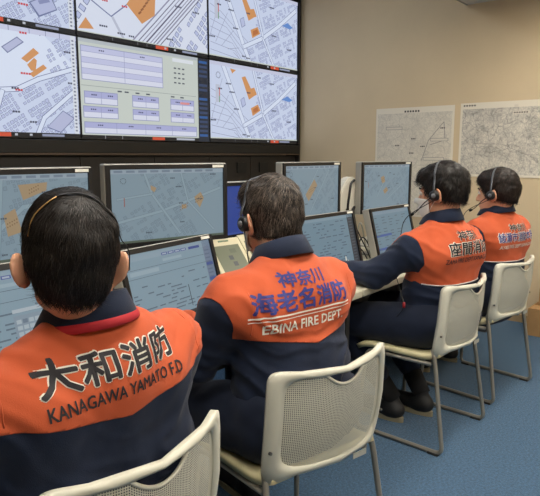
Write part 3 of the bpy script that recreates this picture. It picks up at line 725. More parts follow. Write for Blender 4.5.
# ------------------------------------------------------------------ implicit surface modelling for bodies and clothes
class Field:
    def __init__(self, lo, hi, h):
        self.lo = np.array(lo, np.float32); self.h = h
        n = np.ceil((np.array(hi) - np.array(lo)) / h).astype(int) + 1; self.n = n
        self.f = np.full(n, 0.06, np.float32)
        self.ax = [self.lo[i] + h * np.arange(n[i], dtype=np.float32) for i in range(3)]
    def _sl(self, lo, hi, pad):
        s = []
        for i in range(3):
            a = int(max(0, math.floor((lo[i] - pad - self.lo[i]) / self.h))); b = int(min(self.n[i], math.ceil((hi[i] + pad - self.lo[i]) / self.h) + 1))
            if a >= b: return None
            s.append(slice(a, b))
        return tuple(s)
    def _pts(self, s):
        return np.meshgrid(self.ax[0][s[0]], self.ax[1][s[1]], self.ax[2][s[2]], indexing='ij')
    def _blend(self, s, d, k, sub):
        a = self.f[s]; d = d.astype(np.float32)
        if sub:
            d = -d
            if k > 0: h = np.maximum(k - np.abs(a - d), 0) / k; self.f[s] = np.maximum(a, d) + h * h * k * 0.25
            else: self.f[s] = np.maximum(a, d)
        else:
            if k > 0: h = np.maximum(k - np.abs(a - d), 0) / k; self.f[s] = np.minimum(a, d) - h * h * k * 0.25
            else: self.f[s] = np.minimum(a, d)
    def cone(self, a, b, r1, r2, k=0.02, sub=False, axis=None, sq=1.0):
        """tapered capsule; with axis the section is scaled by sq along that direction"""
        a = np.array(a, float); b = np.array(b, float); R = max(r1, r2) * max(1.0, sq)
        s = self._sl(np.minimum(a, b) - R, np.maximum(a, b) + R, 0.055 + k)
        if s is None: return
        X, Y, Z = self._pts(s); X = X - a[0]; Y = Y - a[1]; Z = Z - a[2]
        ba = b - a; L2 = max(ba @ ba, 1e-9)
        t = np.clip((X * ba[0] + Y * ba[1] + Z * ba[2]) / L2, 0, 1)
        X = X - t * ba[0]; Y = Y - t * ba[1]; Z = Z - t * ba[2]
        if axis is not None:
            n = np.array(axis, float); n /= np.linalg.norm(n)
            q = (X * n[0] + Y * n[1] + Z * n[2]) * (1 - 1 / sq); X = X - q * n[0]; Y = Y - q * n[1]; Z = Z - q * n[2]
        d = np.sqrt(X * X + Y * Y + Z * Z) - (r1 + (r2 - r1) * t)
        self._blend(s, d, k, sub)
    def ell(self, c, r, M=None, k=0.02, sub=False):
        c = np.array(c, float); R = max(r)
        s = self._sl(c - R, c + R, 0.055 + k)
        if s is None: return
        X, Y, Z = self._pts(s); X = X - c[0]; Y = Y - c[1]; Z = Z - c[2]
        if M is not None:
            M = np.array(M)  # columns are the local axes
            X, Y, Z = (X * M[0, 0] + Y * M[1, 0] + Z * M[2, 0], X * M[0, 1] + Y * M[1, 1] + Z * M[2, 1], X * M[0, 2] + Y * M[1, 2] + Z * M[2, 2])
        k0 = np.sqrt((X / r[0]) ** 2 + (Y / r[1]) ** 2 + (Z / r[2]) ** 2) + 1e-6
        k1 = np.sqrt((X / r[0] ** 2) ** 2 + (Y / r[1] ** 2) ** 2 + (Z / r[2] ** 2) ** 2) + 1e-6
        self._blend(s, k0 * (k0 - 1) / k1, k, sub)
    def plane_cut(self, p, n):
        """remove what lies on the side n points to"""
        p = np.array(p, float); n = np.array(n, float); n /= np.linalg.norm(n)
        d = ((self.ax[0] - p[0]) * n[0])[:, None, None] + ((self.ax[1] - p[1]) * n[1])[None, :, None] + ((self.ax[2] - p[2]) * n[2])[None, None, :]
        self.f = np.maximum(self.f, d.astype(np.float32))
    def noise(self, scale, amp, seed, stretch=(1, 1, 1)):
        """smooth value noise added where the surface runs"""
        idx = np.argwhere(np.abs(self.f) < 0.03); 
        if not len(idx): return
        p = (self.lo + idx * self.h) * np.array(stretch) * scale
        self.f[tuple(idx.T)] += amp * vnoise(p, seed)
    def folds(self, seed, amp, keep):
        """diagonal cloth creases, calmer around the printed middle of the back"""
        idx = np.argwhere(np.abs(self.f) < 0.03)
        p = self.lo + idx * self.h
        w = vnoise(p * 7, seed); q = np.stack([p[:, 0] * 5 + p[:, 2] * 9 + w * 1.2, p[:, 1] * 7, p[:, 2] * 26 - np.abs(p[:, 0] - keep[0]) * 16 + w * 1.5], 1)
        n = 1 - np.abs(vnoise(q, seed + 1)) * 2
        calm = np.clip(-0.15 + 1.15 * np.linalg.norm((p - keep) / np.array([0.24, 0.4, 0.20]), axis=1), 0.06, 1.0)
        self.f[tuple(idx.T)] += (-amp * n * calm).astype(np.float32)
    def mesh(self, name):
        f = self.f; s = f < 0
        c = np.zeros(tuple(d - 1 for d in f.shape), np.int8)
        for i in (0, 1):
            for j in (0, 1):
                for k in (0, 1): c += s[i:f.shape[0] - 1 + i, j:f.shape[1] - 1 + j, k:f.shape[2] - 1 + k]
        act = np.argwhere((c > 0) & (c < 8)); idm = np.full(c.shape, -1, np.int32); idm[tuple(act.T)] = np.arange(len(act))
        pos = np.zeros((len(act), 3), np.float32); cnt = np.zeros(len(act), np.float32)
        cor = [(i, j, k) for i in (0, 1) for j in (0, 1) for k in (0, 1)]
        val = {q: f[act[:, 0] + q[0], act[:, 1] + q[1], act[:, 2] + q[2]] for q in cor}
        for a in cor:
            for ax in range(3):
                if a[ax]: continue
                b = list(a); b[ax] = 1; b = tuple(b)
                va, vb = val[a], val[b]; m = (va < 0) != (vb < 0)
                t = va[m] / (va[m] - vb[m]); q = np.tile(np.array(a, np.float32), (m.sum(), 1)); q[:, ax] = t
                pos[m] += q; cnt[m] += 1
        co = self.lo + (act + pos / cnt[:, None]) * self.h
        quads = []
        for ax in range(3):
            o1, o2 = (ax + 1) % 3, (ax + 2) % 3
            sl0 = [slice(None)] * 3; sl1 = [slice(None)] * 3
            sl0[ax] = slice(0, -1); sl1[ax] = slice(1, None)
            e = s[tuple(sl0)] != s[tuple(sl1)]
            ij = np.argwhere(e); ij = ij[(ij[:, o1] > 0) & (ij[:, o2] > 0) & (ij[:, o1] < f.shape[o1] - 1) & (ij[:, o2] < f.shape[o2] - 1)]
            ins = s[tuple(ij.T)]
            def g(d1, d2):
                q = ij.copy(); q[:, o1] += d1; q[:, o2] += d2; return idm[tuple(q.T)]
            Q = np.stack([g(-1, -1), g(0, -1), g(0, 0), g(-1, 0)], 1); Q[~ins] = Q[~ins][:, ::-1]; quads.append(Q)
        Q = np.concatenate(quads)
        Q = Q[(Q >= 0).all(1)]
        # one pass of relaxation to soften the voxel steps
        for _ in range(2):
            acc = np.zeros_like(co); n = np.zeros(len(co), np.float32)
            for k in range(4):
                np.add.at(acc, Q[:, k], co[Q[:, (k + 1) % 4]]); np.add.at(n, Q[:, k], 1)
            ok = n > 0; co[ok] = co[ok] * 0.5 + acc[ok] / n[ok, None] * 0.5
        me = bpy.data.meshes.new(name); me.vertices.add(len(co)); me.vertices.foreach_set('co', co.astype(np.float32).ravel())
        me.loops.add(len(Q) * 4); me.loops.foreach_set('vertex_index', Q.astype(np.int32).ravel())
        me.polygons.add(len(Q)); me.polygons.foreach_set('loop_start', np.arange(0, len(Q) * 4, 4, dtype=np.int32))
        me.update(calc_edges=True); me.validate()
        me.polygons.foreach_set('use_smooth', np.ones(len(me.polygons), bool))
        return me
def vnoise(p, seed):
    i = np.floor(p).astype(np.int64); fr = (p - i); fr = fr * fr * (3 - 2 * fr); out = np.zeros(len(p))
    for dx in (0, 1):
        for dy in (0, 1):
            for dz in (0, 1):
                h = ((i[:, 0] + dx) * 73856093) ^ ((i[:, 1] + dy) * 19349663) ^ ((i[:, 2] + dz) * 83492791) ^ (seed * 2654435761)
                h = (h ^ (h >> 13)) * 1274126177; h = (h ^ (h >> 16)) & 0xffff
                v = h / 32767.5 - 1
                w = (fr[:, 0] if dx else 1 - fr[:, 0]) * (fr[:, 1] if dy else 1 - fr[:, 1]) * (fr[:, 2] if dz else 1 - fr[:, 2])
                out += v * w
    return out.astype(np.float32)

skin = mat('skin', (214, 158, 128), 0.55, var=0.06, vscale=30, bump=0.05, bscale=300, spec=0.35)
skin.node_tree.nodes['Principled BSDF'].inputs['Subsurface Weight'].default_value = 0.15
skin.node_tree.nodes['Principled BSDF'].inputs['Subsurface Radius'].default_value = (0.01, 0.004, 0.002)
navy = mat('jacket_navy', (27, 37, 59), 0.8, var=0.12, vscale=14, bump=0.12, bscale=500, spec=0.25, sheen=0.1)
trous = mat('trousers_navy', (23, 31, 50), 0.82, var=0.12, vscale=14, bump=0.12, bscale=500, spec=0.25, sheen=0.1)
orange = mat('jacket_orange', (192, 87, 51), 0.8, var=0.05, vscale=10, bump=0.10, bscale=500, spec=0.25, sheen=0.1)
def hair_mat(name, rgb, rgb2):
    m = mat(name, rgb, 0.5, spec=0.28); nt = m.node_tree; b = nt.nodes['Principled BSDF']
    tc = nt.nodes.new('ShaderNodeTexCoord'); n = nt.nodes.new('ShaderNodeTexNoise'); n.inputs['Scale'].default_value = 60; n.inputs['Detail'].default_value = 3
    nt.links.new(tc.outputs['Object'], n.inputs['Vector'])
    r = nt.nodes.new('ShaderNodeValToRGB'); r.color_ramp.elements[0].position = 0.35; r.color_ramp.elements[1].position = 0.75
    r.color_ramp.elements[0].color = (*lin(rgb), 1); r.color_ramp.elements[1].color = (*lin(rgb2), 1)
    nt.links.new(n.outputs['Fac'], r.inputs['Fac']); nt.links.new(r.outputs['Color'], b.inputs['Base Color']); return m

def rotm(yaw=0, pitch=0, roll=0):
    return np.array((Matrix.Rotation(math.radians(yaw), 3, 'Z') @ Matrix.Rotation(math.radians(pitch), 3, 'X') @ Matrix.Rotation(math.radians(roll), 3, 'Y')))
def bvh_of(me): 
    return BVHTree.FromPolygons([v.co for v in me.vertices], [p.vertices for p in me.polygons])
def hand(F, wrist, palm_dir, up, side, curl=0.35, s=1.0):
    """palm, four fingers of different lengths and a thumb; side +1 puts the thumb towards +lateral"""
    w = np.array(wrist, float); d = np.array(palm_dir, float); d /= np.linalg.norm(d); n = np.array(up, float); n -= d * (n @ d); n /= np.linalg.norm(n)
    l = np.cross(d, n) * side     # towards the thumb
    F.cone(w - d * 0.03, w + d * 0.02, 0.027 * s, 0.028 * s, 0.015, axis=n, sq=0.75)
    F.cone(w + d * 0.02, w + d * 0.075 * s, 0.034 * s, 0.040 * s, 0.015, axis=n, sq=0.42)
    for k, (off, L) in enumerate(((0.030, 0.072), (0.010, 0.080), (-0.010, 0.075), (-0.029, 0.060))):
        p = w + d * (0.085 * s - abs(off) * 0.15) + l * off * s
        ang = 0.15; dd = d + l * off * 2.0
        for seg, fr in enumerate((0.45, 0.30, 0.25)):
            ang += curl * (0.6 + 0.5 * seg)
            q = p + (dd * math.cos(ang) - n * math.sin(ang)) * L * fr * s
            F.cone(p, q, (0.0092 - 0.0008 * seg) * s, (0.0088 - 0.0009 * seg) * s, 0.005); p = q
    p = w + d * 0.025 * s + l * 0.028 * s
    for L, a in ((0.042, 0.85), (0.032, 0.55), (0.026, 0.35)):
        q = p + (d * math.cos(a) + l * math.sin(a) - n * 0.25) * L * s
        F.cone(p, q, 0.0115 * s, 0.0098 * s, 0.008); p = q

def person(cfg):
    """one seated operator, built in local space: x right, y forward, z up, origin on the floor under the seat"""
    h = cfg['voxel']
    root = thing('person', cfg['label'], 'person', (*cfg['loc'], 0), math.radians(cfg['rz']), 'seated operators')
    piv = np.array([0, -0.06, 0.50]); TM = rotm(0, -cfg['lean'], cfg.get('roll', 0))
    ty = cfg.get('shift', 0.0)
    T = lambda x, y, z: piv + TM @ (np.array([x, y, z]) - piv) + np.array([0, ty, -cfg.get('drop', 0.0)])
    TX, TY, TZ = TM[:, 0], TM[:, 1], TM[:, 2]
    inv = lambda p: TM.T @ (np.array(p) - np.array([0, ty, -cfg.get('drop', 0.0)]) - piv) + piv
    neck = T(0, -0.050, 1.0 * 1); Hc = np.array(cfg['head']); HM = rotm(*cfg['head_rot'])
    hp = lambda x, y, z: Hc + HM @ np.array([x, y, z])
    sw = cfg.get('shoulder', 0.208)
    sz = cfg.get('sh_z', 0.890); sh = {s: T(s * sw, -0.045, sz) for s in (-1, 1)}
    el = {-1: np.array(cfg['elbow'][0]), 1: np.array(cfg['elbow'][1])}
    wr = {-1: np.array(cfg['wrist'][0]), 1: np.array(cfg['wrist'][1])}
    kn = {-1: np.array(cfg['knee'][0]), 1: np.array(cfg['knee'][1])}
    an = {-1: np.array(cfg['ankle'][0]), 1: np.array(cfg['ankle'][1])}
    hipp = {s: np.array([s * cfg.get('hip_w', 0.10), -0.06, 0.53]) for s in (-1, 1)}
    allp = np.array([hp(0, 0, 0.16), *el.values(), *wr.values(), *kn.values(), *an.values(), *hipp.values(), *sh.values()])
    lo = allp.min(0) - 0.16; hi = allp.max(0) + 0.16; hi[1] += 0.08; lo[2] = -0.02
    # ---------------- body
    F = Field(lo, hi, h)
    F.ell(hp(0, -0.012, 0.030), (0.073, 0.093, 0.090), HM, 0.02)
    F.ell(hp(0, 0.032, -0.030), (0.058, 0.064, 0.082), HM, 0.03)
    F.ell(hp(0, 0.058, -0.092), (0.034, 0.032, 0.026), HM, 0.03)
    F.cone(hp(-0.040, 0.028, -0.070), hp(0, 0.058, -0.095), 0.018, 0.02, 0.02); F.cone(hp(0.040, 0.028, -0.070), hp(0, 0.058, -0.095), 0.018, 0.02, 0.02)
    F.cone(hp(0, 0.094, 0.008), hp(0, 0.112, -0.034), 0.008, 0.0125, 0.012)
    for s in (-1, 1):
        F.ell(hp(s * 0.012, 0.104, -0.038), (0.009, 0.009, 0.007), HM, 0.008)
        F.ell(hp(s * 0.032, 0.097, 0.004), (0.017, 0.012, 0.010), HM, 0.01, True)
        F.cone(hp(s * 0.016, 0.092, 0.020), hp(s * 0.046, 0.078, 0.018), 0.009, 0.007, 0.012)
        # ear: flat shell with a hollow
        EM = HM @ rotm(s * cfg.get('ear_out', 34), 12, s * 10)
        F.ell(hp(s * 0.088, -0.016, -0.012), (0.0075, 0.025, 0.036), EM, 0.006)
        F.ell(hp(s * 0.093, -0.010, -0.006), (0.006, 0.011, 0.020), EM, 0.004, True)
        F.ell(hp(s * 0.080, -0.004, -0.036), (0.008, 0.010, 0.012), EM, 0.006)
    F.cone(hp(-0.018, 0.092, -0.064), hp(0.018, 0.092, -0.064), 0.008, 0.008, 0.008); F.cone(hp(-0.014, 0.091, -0.073), hp(0.014, 0.091, -0.073), 0.008, 0.008, 0.006)
    F.cone(hp(0, -0.032, -0.045), neck + TZ * 0.02, 0.053, 0.056, 0.03)
    F.cone(T(0, -0.055, 0.86), T(0, -0.06, 0.60), 0.075, 0.09, 0.02, axis=TX, sq=1.5); F.cone(neck, T(0, -0.055, 0.86), 0.05, 0.06, 0.02)
    for s in (-1, 1):
        F.cone(neck - TZ * 0.03, sh[s], 0.035, 0.045, 0.02); F.cone(sh[s], el[s], 0.045, 0.036, 0.02); F.cone(el[s], wr[s], 0.036, 0.026, 0.02)
        hd = np.array(cfg['hand_dir'][0 if s < 0 else 1]); hand(F, wr[s], hd, (0, 0, 1), -s, cfg.get('curl', 0.32))
        F.cone(hipp[s], kn[s], 0.07, 0.05, 0.03); F.cone(kn[s], an[s], 0.048, 0.035, 0.02)
        ft = np.array([an[s][0], an[s][1], 0.058]); F.cone(an[s], ft, 0.034, 0.030, 0.01); F.cone(ft, ft + np.array(cfg['foot_dir']) * 0.14 - np.array([0, 0, 0.012]), 0.028, 0.022, 0.01)
    F.cone(hipp[-1], hipp[1], 0.085, 0.085, 0.03)
    body = link('body', F.mesh('body'), skin, root)
    # eyes and brows
    for s in (-1, 1):
        bm = bmesh.new(); bmesh.ops.create_uvsphere(bm, u_segments=12, v_segments=8, radius=0.0115)
        for v in bm.verts: v.co = Vector(hp(s * 0.032, 0.0835, 0.004)) + v.co
        e = from_bm('eye', bm, mat('eye_white', (226, 220, 212), 0.25), root, True)
        bm = bmesh.new(); bmesh.ops.create_uvsphere(bm, u_segments=10, v_segments=6, radius=0.0062)
        for v in bm.verts: v.co = Vector(hp(s * 0.031, 0.0905, 0.004)) + v.co
        from_bm('iris', bm, mat('eye_iris', (40, 26, 20), 0.2), e, True)
        tube('eyebrow', [hp(s * 0.014, 0.1005, 0.024), hp(s * 0.032, 0.094, 0.029), hp(s * 0.05, 0.080, 0.024)], [0.0035, 0.004, 0.002], cfg['hair_mat'], root, 6)
    # ---------------- jacket
    J = Field(lo, hi, h)
    hunch = cfg.get('hunch', 0.0)
    bw = cfg.get('back', 0.095)
    for s in (-1, 1):
        ww = cfg.get('waist', 0.07)
        J.cone(T(s * ww, -0.050, 0.49), T(s * ww, -0.055, 0.66), 0.120, 0.116, 0.05)
        J.cone(T(s * ww, -0.055, 0.66), T(s * bw, -0.055 - hunch * 0.5, 0.84), 0.116, 0.106, 0.05)
        J.cone(T(s * bw * 1.25, -0.080 - hunch, 0.865), T(s * bw * 0.3, -0.085 - hunch, 0.90), 0.078, 0.074, 0.05)
    J.cone(T(0, -0.052, 0.50), T(0, -0.057 - hunch * 0.5, 0.86), 0.121, 0.108, 0.05)
    J.cone(T(-0.05, -0.082 - hunch * 0.6, 0.950), T(0.05, -0.082 - hunch * 0.6, 0.950), 0.050, 0.050, 0.05)
    for s in (-1, 1):
        J.cone(T(s * 0.030, -0.055, 0.985), T(s * sw * 0.92, -0.050, sz + 0.012), 0.048, 0.060, 0.05)
        J.cone(sh[s], el[s], 0.074, 0.060, 0.045); J.cone(el[s], el[s] + (wr[s] - el[s]) * 0.93, 0.060, 0.042, 0.025)
        J.cone(el[s] + (wr[s] - el[s]) * 0.86, el[s] + (wr[s] - el[s]) * 0.95, 0.044, 0.044, 0.004)
    J.noise(8, 0.0050, cfg['seed'], (1, 1, 1.4)); J.folds(cfg['seed'] + 5, 0.0065, T(0, -0.12, 0.87)); J.noise(50, 0.0007, cfg['seed'] + 9)
    J.cone(neck + TZ * 0.012, neck + TZ * 0.12, 0.052, 0.06, 0.006, True)
    me = J.mesh('jacket')
    tree = bvh_of(me)
    # cut the yoke out along its seams
    y0, ysl, ax_b, ax_s = cfg['yoke']      # lower seam height at the spine, rise per metre sideways, armhole offset and slope
    bm = bmesh.new(); bm.from_mesh(me)
    def tpl(p, n):
        return Vector(T(*p)), Vector(TM @ np.array(n, float)).normalized()
    cuts = []
    for s in (-1, 1):
        cuts.append(tpl((0, 0, y0), (-s * ysl, 0, 1))); cuts.append(tpl((s * ax_b, 0, 0.75), (s, 0, -ax_s)))
    for co, no in cuts: bmesh.ops.bisect_plane(bm, geom=bm.verts[:] + bm.edges[:] + bm.faces[:], plane_co=co, plane_no=no, dist=1e-5)
    def in_yoke(c):
        x, y, z = inv(c); a = abs(x)
        return z > y0 + ysl * a and a < ax_b + (z - 0.75) * ax_s
    yf = [f for f in bm.faces if in_yoke(f.calc_center_median())]
    b2 = bm.copy(); b2.faces.ensure_lookup_table(); bm.faces.ensure_lookup_table()
    yi = {f.index for f in yf}
    for q in (bm, b2): q.faces.index_update()
    yi = {f.index for f in bm.faces if in_yoke(f.calc_center_median())}
    bmesh.ops.delete(b2, geom=[f for f in b2.faces if f.index not in yi], context='FACES')
    bmesh.ops.delete(bm, geom=[f for f in bm.faces if f.index in yi], context='FACES')
    b2.normal_update()
    for v in b2.verts: v.co += v.normal * 0.0022
    # turn the cut edge of the yoke in so that it reads as a sewn panel
    be = [e for e in b2.edges if e.is_boundary]
    r = bmesh.ops.extrude_edge_only(b2, edges=be)
    for v in [g for g in r['geom'] if isinstance(g, bmesh.types.BMVert)]:
        loc, nor, i, dd = tree.find_nearest(v.co)
        if nor: v.co = loc - nor * 0.002
    jk = from_bm('jacket', bm, navy, root, True); from_bm('yoke_panel', b2, orange, jk, True)
    # seam lines
    def on_back(x, z, off, dirn=1):
        o = Vector(T(x, -0.5 * dirn, z)); loc, nor, i, dd = tree.ray_cast(o, Vector(TY * dirn))
        if loc is None: return None
        return loc + nor * off
    seam = cfg.get('seam')
    if seam:
        for s in (-1, 1):
            pts = [on_back(s * (ax_b - 0.005 - 0.0 * k), y0 + ysl * ax_b + 0.01 + k * 0.012, 0.002) for k in range(11)]
            pts = [p for p in pts if p is not None]
            if len(pts) > 2: tube('seam', pts, 0.0016, orange, jk, 6)
    if cfg.get('piping'):
        pts = [on_back(-ax_b * 0.98 + k * ax_b * 1.96 / 30, y0 + ysl * abs(-ax_b * 0.98 + k * ax_b * 1.96 / 30), 0.003) for k in range(31)]
        pts = [p for p in pts if p is not None]; tube('piping', pts, 0.0028, mat('white_piping', (206, 204, 200), 0.7), jk, 6)
    # collar: stand and fold, open at the throat
    bm = bmesh.new(); prof = cfg.get('collar', [(0.060, -0.012), (0.061, 0.030), (0.064, 0.040), (0.070, 0.040), (0.080, 0.018), (0.093, -0.012), (0.0905, -0.0155), (0.077, 0.010), (0.067, 0.028)])
    cb = neck + TZ * cfg.get('collar_up', 0.016); nst = 40; rings = []
    for i in range(nst + 1):
        a = math.radians(-150 + 300 * i / nst) - math.pi / 2; fr = 1 - abs(i / nst * 2 - 1)
        ring = []
        for r_, z_ in prof:
            k = 1.0 + 0.10 * max(0, math.sin(a))
            q = np.array([math.cos(a) * r_ * 1.06 * k, math.sin(a) * r_ * 1.05 * k, z_ - 0.020 * math.sin(a) * 1.0])
            ring.append(bm.verts.new(cb + TM @ q))
        rings.append(ring)
    m_ = len(prof)
    for A, B in zip(rings, rings[1:]):
        for k in range(m_): bm.faces.new((A[k], A[(k + 1) % m_], B[(k + 1) % m_], B[k]))
    bm.faces.new(rings[0]); bm.faces.new(rings[-1][::-1]); bmesh.ops.recalc_face_normals(bm, faces=bm.faces[:])
    from_bm('collar', bm, navy, jk, True)
    if cfg.get('red_trim'):
        pts = []
        for i in range(nst + 1):
            a = math.radians(-150 + 300 * i / nst) - math.pi / 2
            q = np.array([math.cos(a) * 0.095, math.sin(a) * 0.095, -0.012 - 0.020 * math.sin(a)]); pts.append(cb + TM @ q)
        tube('red_trim', pts, 0.0075, mat('red_trim', (176, 28, 40), 0.75), jk, 8, (1.3, 0.7), tuple(TZ))
    # cuffs
    # ---------------- lettering on the back
    for (txt, x, z, size, wid, rgb, bold, edge) in cfg['text']:
        cu = bpy.data.curves.new('lettering', 'FONT'); cu.body = txt; cu.align_x = 'CENTER'; cu.size = 1.0; cu.resolution_u = 2
        ob = bpy.data.objects.new('lettering', cu); COL.objects.link(ob)
        bpy.context.view_layer.update(); tm = bpy.data.meshes.new_from_object(ob); bpy.data.objects.remove(ob); bpy.data.curves.remove(cu)
        b = bmesh.new(); b.from_mesh(tm); bpy.data.meshes.remove(tm)
        xs_ = [v.co.x for v in b.verts]; mid = (max(xs_) + min(xs_)) / 2; sx = wid / (max(xs_) - min(xs_))
        for v in b.verts: v.co.x = (v.co.x - mid) * sx; v.co.y *= size
        bmesh.ops.triangulate(b, faces=b.faces[:])
        for _ in range(5):
            le = [e for e in b.edges if e.calc_length() > 0.009]
            if not le: break
            bmesh.ops.subdivide_edges(b, edges=le, cuts=1); bmesh.ops.triangulate(b, faces=b.faces[:])
        flat = [(v.co.x, v.co.y) for v in b.verts]; b.verts.index_update(); tris = [[v.index for v in f.verts] for f in b.faces]; b.free()
        for layer in ((0, 1) if edge else (1,)):
            # a heavier stroke is the glyph laid down several times, a hair's breadth apart
            rad = (bold + (edge[1] if layer == 0 else 0.0)) * size; nc = 8 if layer == 0 else 6
            V = []; Fc = []
            for c in range(nc + (1 if layer else 0)):
                an_ = 2 * math.pi * c / nc; dx, dy = (rad * math.cos(an_), rad * math.sin(an_)) if c < nc else (0, 0)
                base_i = len(V)
                for (px, py) in flat:
                    p = on_back(x + px + dx, z + py + dy, 0.0)
                    if p is None: p = Vector(T(x + px, -0.1, z + py))
                    V.append(p - Vector(TY) * ((0.0030 if layer == 0 else 0.0044) + 0.00006 * c))
                Fc += [[i + base_i for i in t_] for t_ in tris]
            tm = bpy.data.meshes.new('lettering'); tm.from_pydata(V, [], Fc); tm.update()
            c_ = rgb if layer == 1 else edge[0]
            link('lettering' if layer == 1 else 'lettering_outline', tm, mat('print_%d_%d_%d' % c_, c_, 0.7), jk)
    if cfg.get('rules'):
        for (xc, z, wid, th, rgb) in cfg['rules']:
            b = bmesh.new(); n = 40; prev = None
            for k in range(n + 1):
                x = xc - wid / 2 + wid * k / n; pa = on_back(x, z, 0.0042); pb = on_back(x, z + th, 0.0042)
                if pa is None or pb is None: prev = None; continue
                cur = (b.verts.new(pa), b.verts.new(pb))
                if prev: b.faces.new((prev[0], cur[0], cur[1], prev[1]))
                prev = cur
            from_bm('printed_rule', b, mat('print_%d_%d_%d' % rgb, rgb, 0.7), jk)
    # ---------------- trousers
    Q = Field(lo, hi, h * 1.2)
    Q.cone(np.array([-0.095, -0.095, 0.550]), np.array([0.095, -0.095, 0.550]), 0.120, 0.120, 0.04)
    for s in (-1, 1):
        Q.cone(hipp[s] + np.array([0, 0.01, 0.0]), kn[s], 0.112, 0.082, 0.045)
        hem = cfg.get('hem', 0.9); a2 = kn[s] + (an[s] - kn[s]) * hem
        Q.cone(kn[s], a2, 0.075, 0.058, 0.02)
    Q.noise(11, 0.006, cfg['seed'] + 2, (1.2, 0.8, 1.3)); Q.noise(30, 0.003, cfg['seed'] + 3)
    link('trousers', Q.mesh('trousers'), trous, root)
    # ---------------- shoes
    fd = np.array(cfg['foot_dir'], float); fd /= np.linalg.norm(fd); fa = math.atan2(fd[1], fd[0])
    for s in (-1, 1):
        base = np.array([an[s][0], an[s][1], 0.0]); l = np.array([-fd[1], fd[0], 0])
        K = Field(np.minimum(base - fd * 0.12, base + fd * 0.24) - 0.08, np.maximum(base - fd * 0.12, base + fd * 0.24) + np.array([0.08, 0.08, 0.22]), 0.006)
        K.cone(base - fd * 0.035 + np.array([0, 0, 0.055]), base + fd * 0.17 + np.array([0, 0, 0.042]), 0.040, 0.038, 0.02, axis=l, sq=1.1)
        K.cone(base + np.array([0, 0, 0.06]), an[s] * np.array([1, 1, 0]) + np.array([0, 0, 0.12]), 0.043, 0.040, 0.03)
        K.plane_cut((0, 0, 0.016), (0, 0, -1))
        sh_ = link('shoe', K.mesh('shoe'), mat('shoe_black', (24, 24, 26), 0.6), root)
        b = bmesh.new(); pts = []
        for i in range(28):
            a = 2 * math.pi * i / 28; c, sn = math.cos(a), math.sin(a)
            q = base + fd * (0.066 + 0.142 * c) + l * sn * (0.042 + 0.005 * c); pts.append(q)
        r0 = [b.verts.new((*p[:2], 0.001)) for p in pts]; r1 = [b.verts.new((*(p[:2] * 1.0), 0.026)) for p in pts]
        for i in range(28): b.faces.new((r0[i], r0[(i + 1) % 28], r1[(i + 1) % 28], r1[i]))
        b.faces.new(r0[::-1]); b.faces.new(r1); bmesh.ops.recalc_face_normals(b, faces=b.faces[:])
        from_bm('sole', b, mat('shoe_sole', (150, 142, 118), 0.7), sh_)
        if cfg.get('hem', 0.9) < 0.85:
            d_ = kn[s] - an[s]; tube('sock', [an[s] - d_ * 0.04, an[s] + d_ * 0.20], [0.044, 0.048], mat('sock_black', (20, 20, 22), 0.9), root, 16)
    # ---------------- hair
    HL = [hp(x, y, z) for x in (-.13, .13) for y in (-.15, .14) for z in (-.13, .17)]
    Hh = Field(np.min(HL, 0), np.max(HL, 0), min(h, 0.0045))
    e = cfg.get('hair_vol', 1.0)
    Hh.ell(hp(0, -0.016, 0.036), (0.0800 + 0.006 * e, 0.100 + 0.006 * e, 0.094 + 0.010 * e), HM, 0.02)
    Hh.ell(hp(0, -0.052, -0.016), (0.058 + 0.003 * e, 0.054 + 0.006 * e, 0.072), HM, 0.03)
    Hh.ell(hp(0, 0.050, 0.075), (0.066, 0.048 + 0.004 * e, 0.036 + 0.006 * e), HM, 0.03)
    for (c_, r_) in cfg.get('hair_extra', []): Hh.ell(hp(*c_), r_, HM, 0.03)
    hn = cfg.get('hair_noise', 1.0); Hh.noise(26, 0.0035 * hn, cfg['seed'] + 20); Hh.noise(60, 0.0024 * hn, cfg['seed'] + 21)
    Hh.ell(hp(0, 0.100, -0.040), (0.092, 0.078, 0.098), HM, 0.01, True)       # face
    for s in (-1, 1): 
        Hh.ell(hp(s * 0.098, -0.006, -0.030), (0.030, 0.034, 0.050), HM, 0.008, True)  # round the ears
    nz = cfg.get('nape', -0.078)
    Hh.plane_cut(hp(0, -0.08, nz), HM @ np.array([0, 0.25, -1.0]))
    hm_ = Hh.mesh('hair')
    ht = bvh_of(hm_); bm = bmesh.new(); bm.from_mesh(hm_)
    # strands combed from the crown
    rng = random.Random(cfg['seed']); crown = Vector(hp(*cfg.get('crown', (0.01, -0.06, 0.115)))); cen = Vector(hp(0, -0.016, 0.03))
    vs = [(v.co.copy(), v.normal.copy()) for v in hm_.vertices]
    upv = Vector(HM @ np.array([0, 0, 1.0])); nst = cfg.get('strands', 3000)
    for _ in range(nst):
        p, n = vs[rng.randrange(len(vs))]
        if (p - cen).length < 0.07: continue
        d = (p - crown); d = d - n * d.dot(n)
        if d.length < 0.004: d = Vector((rng.uniform(-1, 1), rng.uniform(-1, 1), rng.uniform(-1, 1)))
        d.normalize(); sd = n.cross(d)
        d = (d + sd * rng.uniform(-0.45, 0.45) - upv * 0.25).normalized(); sd = n.cross(d)
        if sd.length < 1e-3: continue
        sd.normalize()
        L = rng.uniform(0.018, 0.040) * cfg.get('strand_len', 1.0); w = rng.uniform(0.0004, 0.0009); prev = None; lift = rng.uniform(0.0, 0.5) * cfg.get('lift', 1.0)
        mi = 1 if rng.random() < cfg.get('light_strands', 0.2) else 0
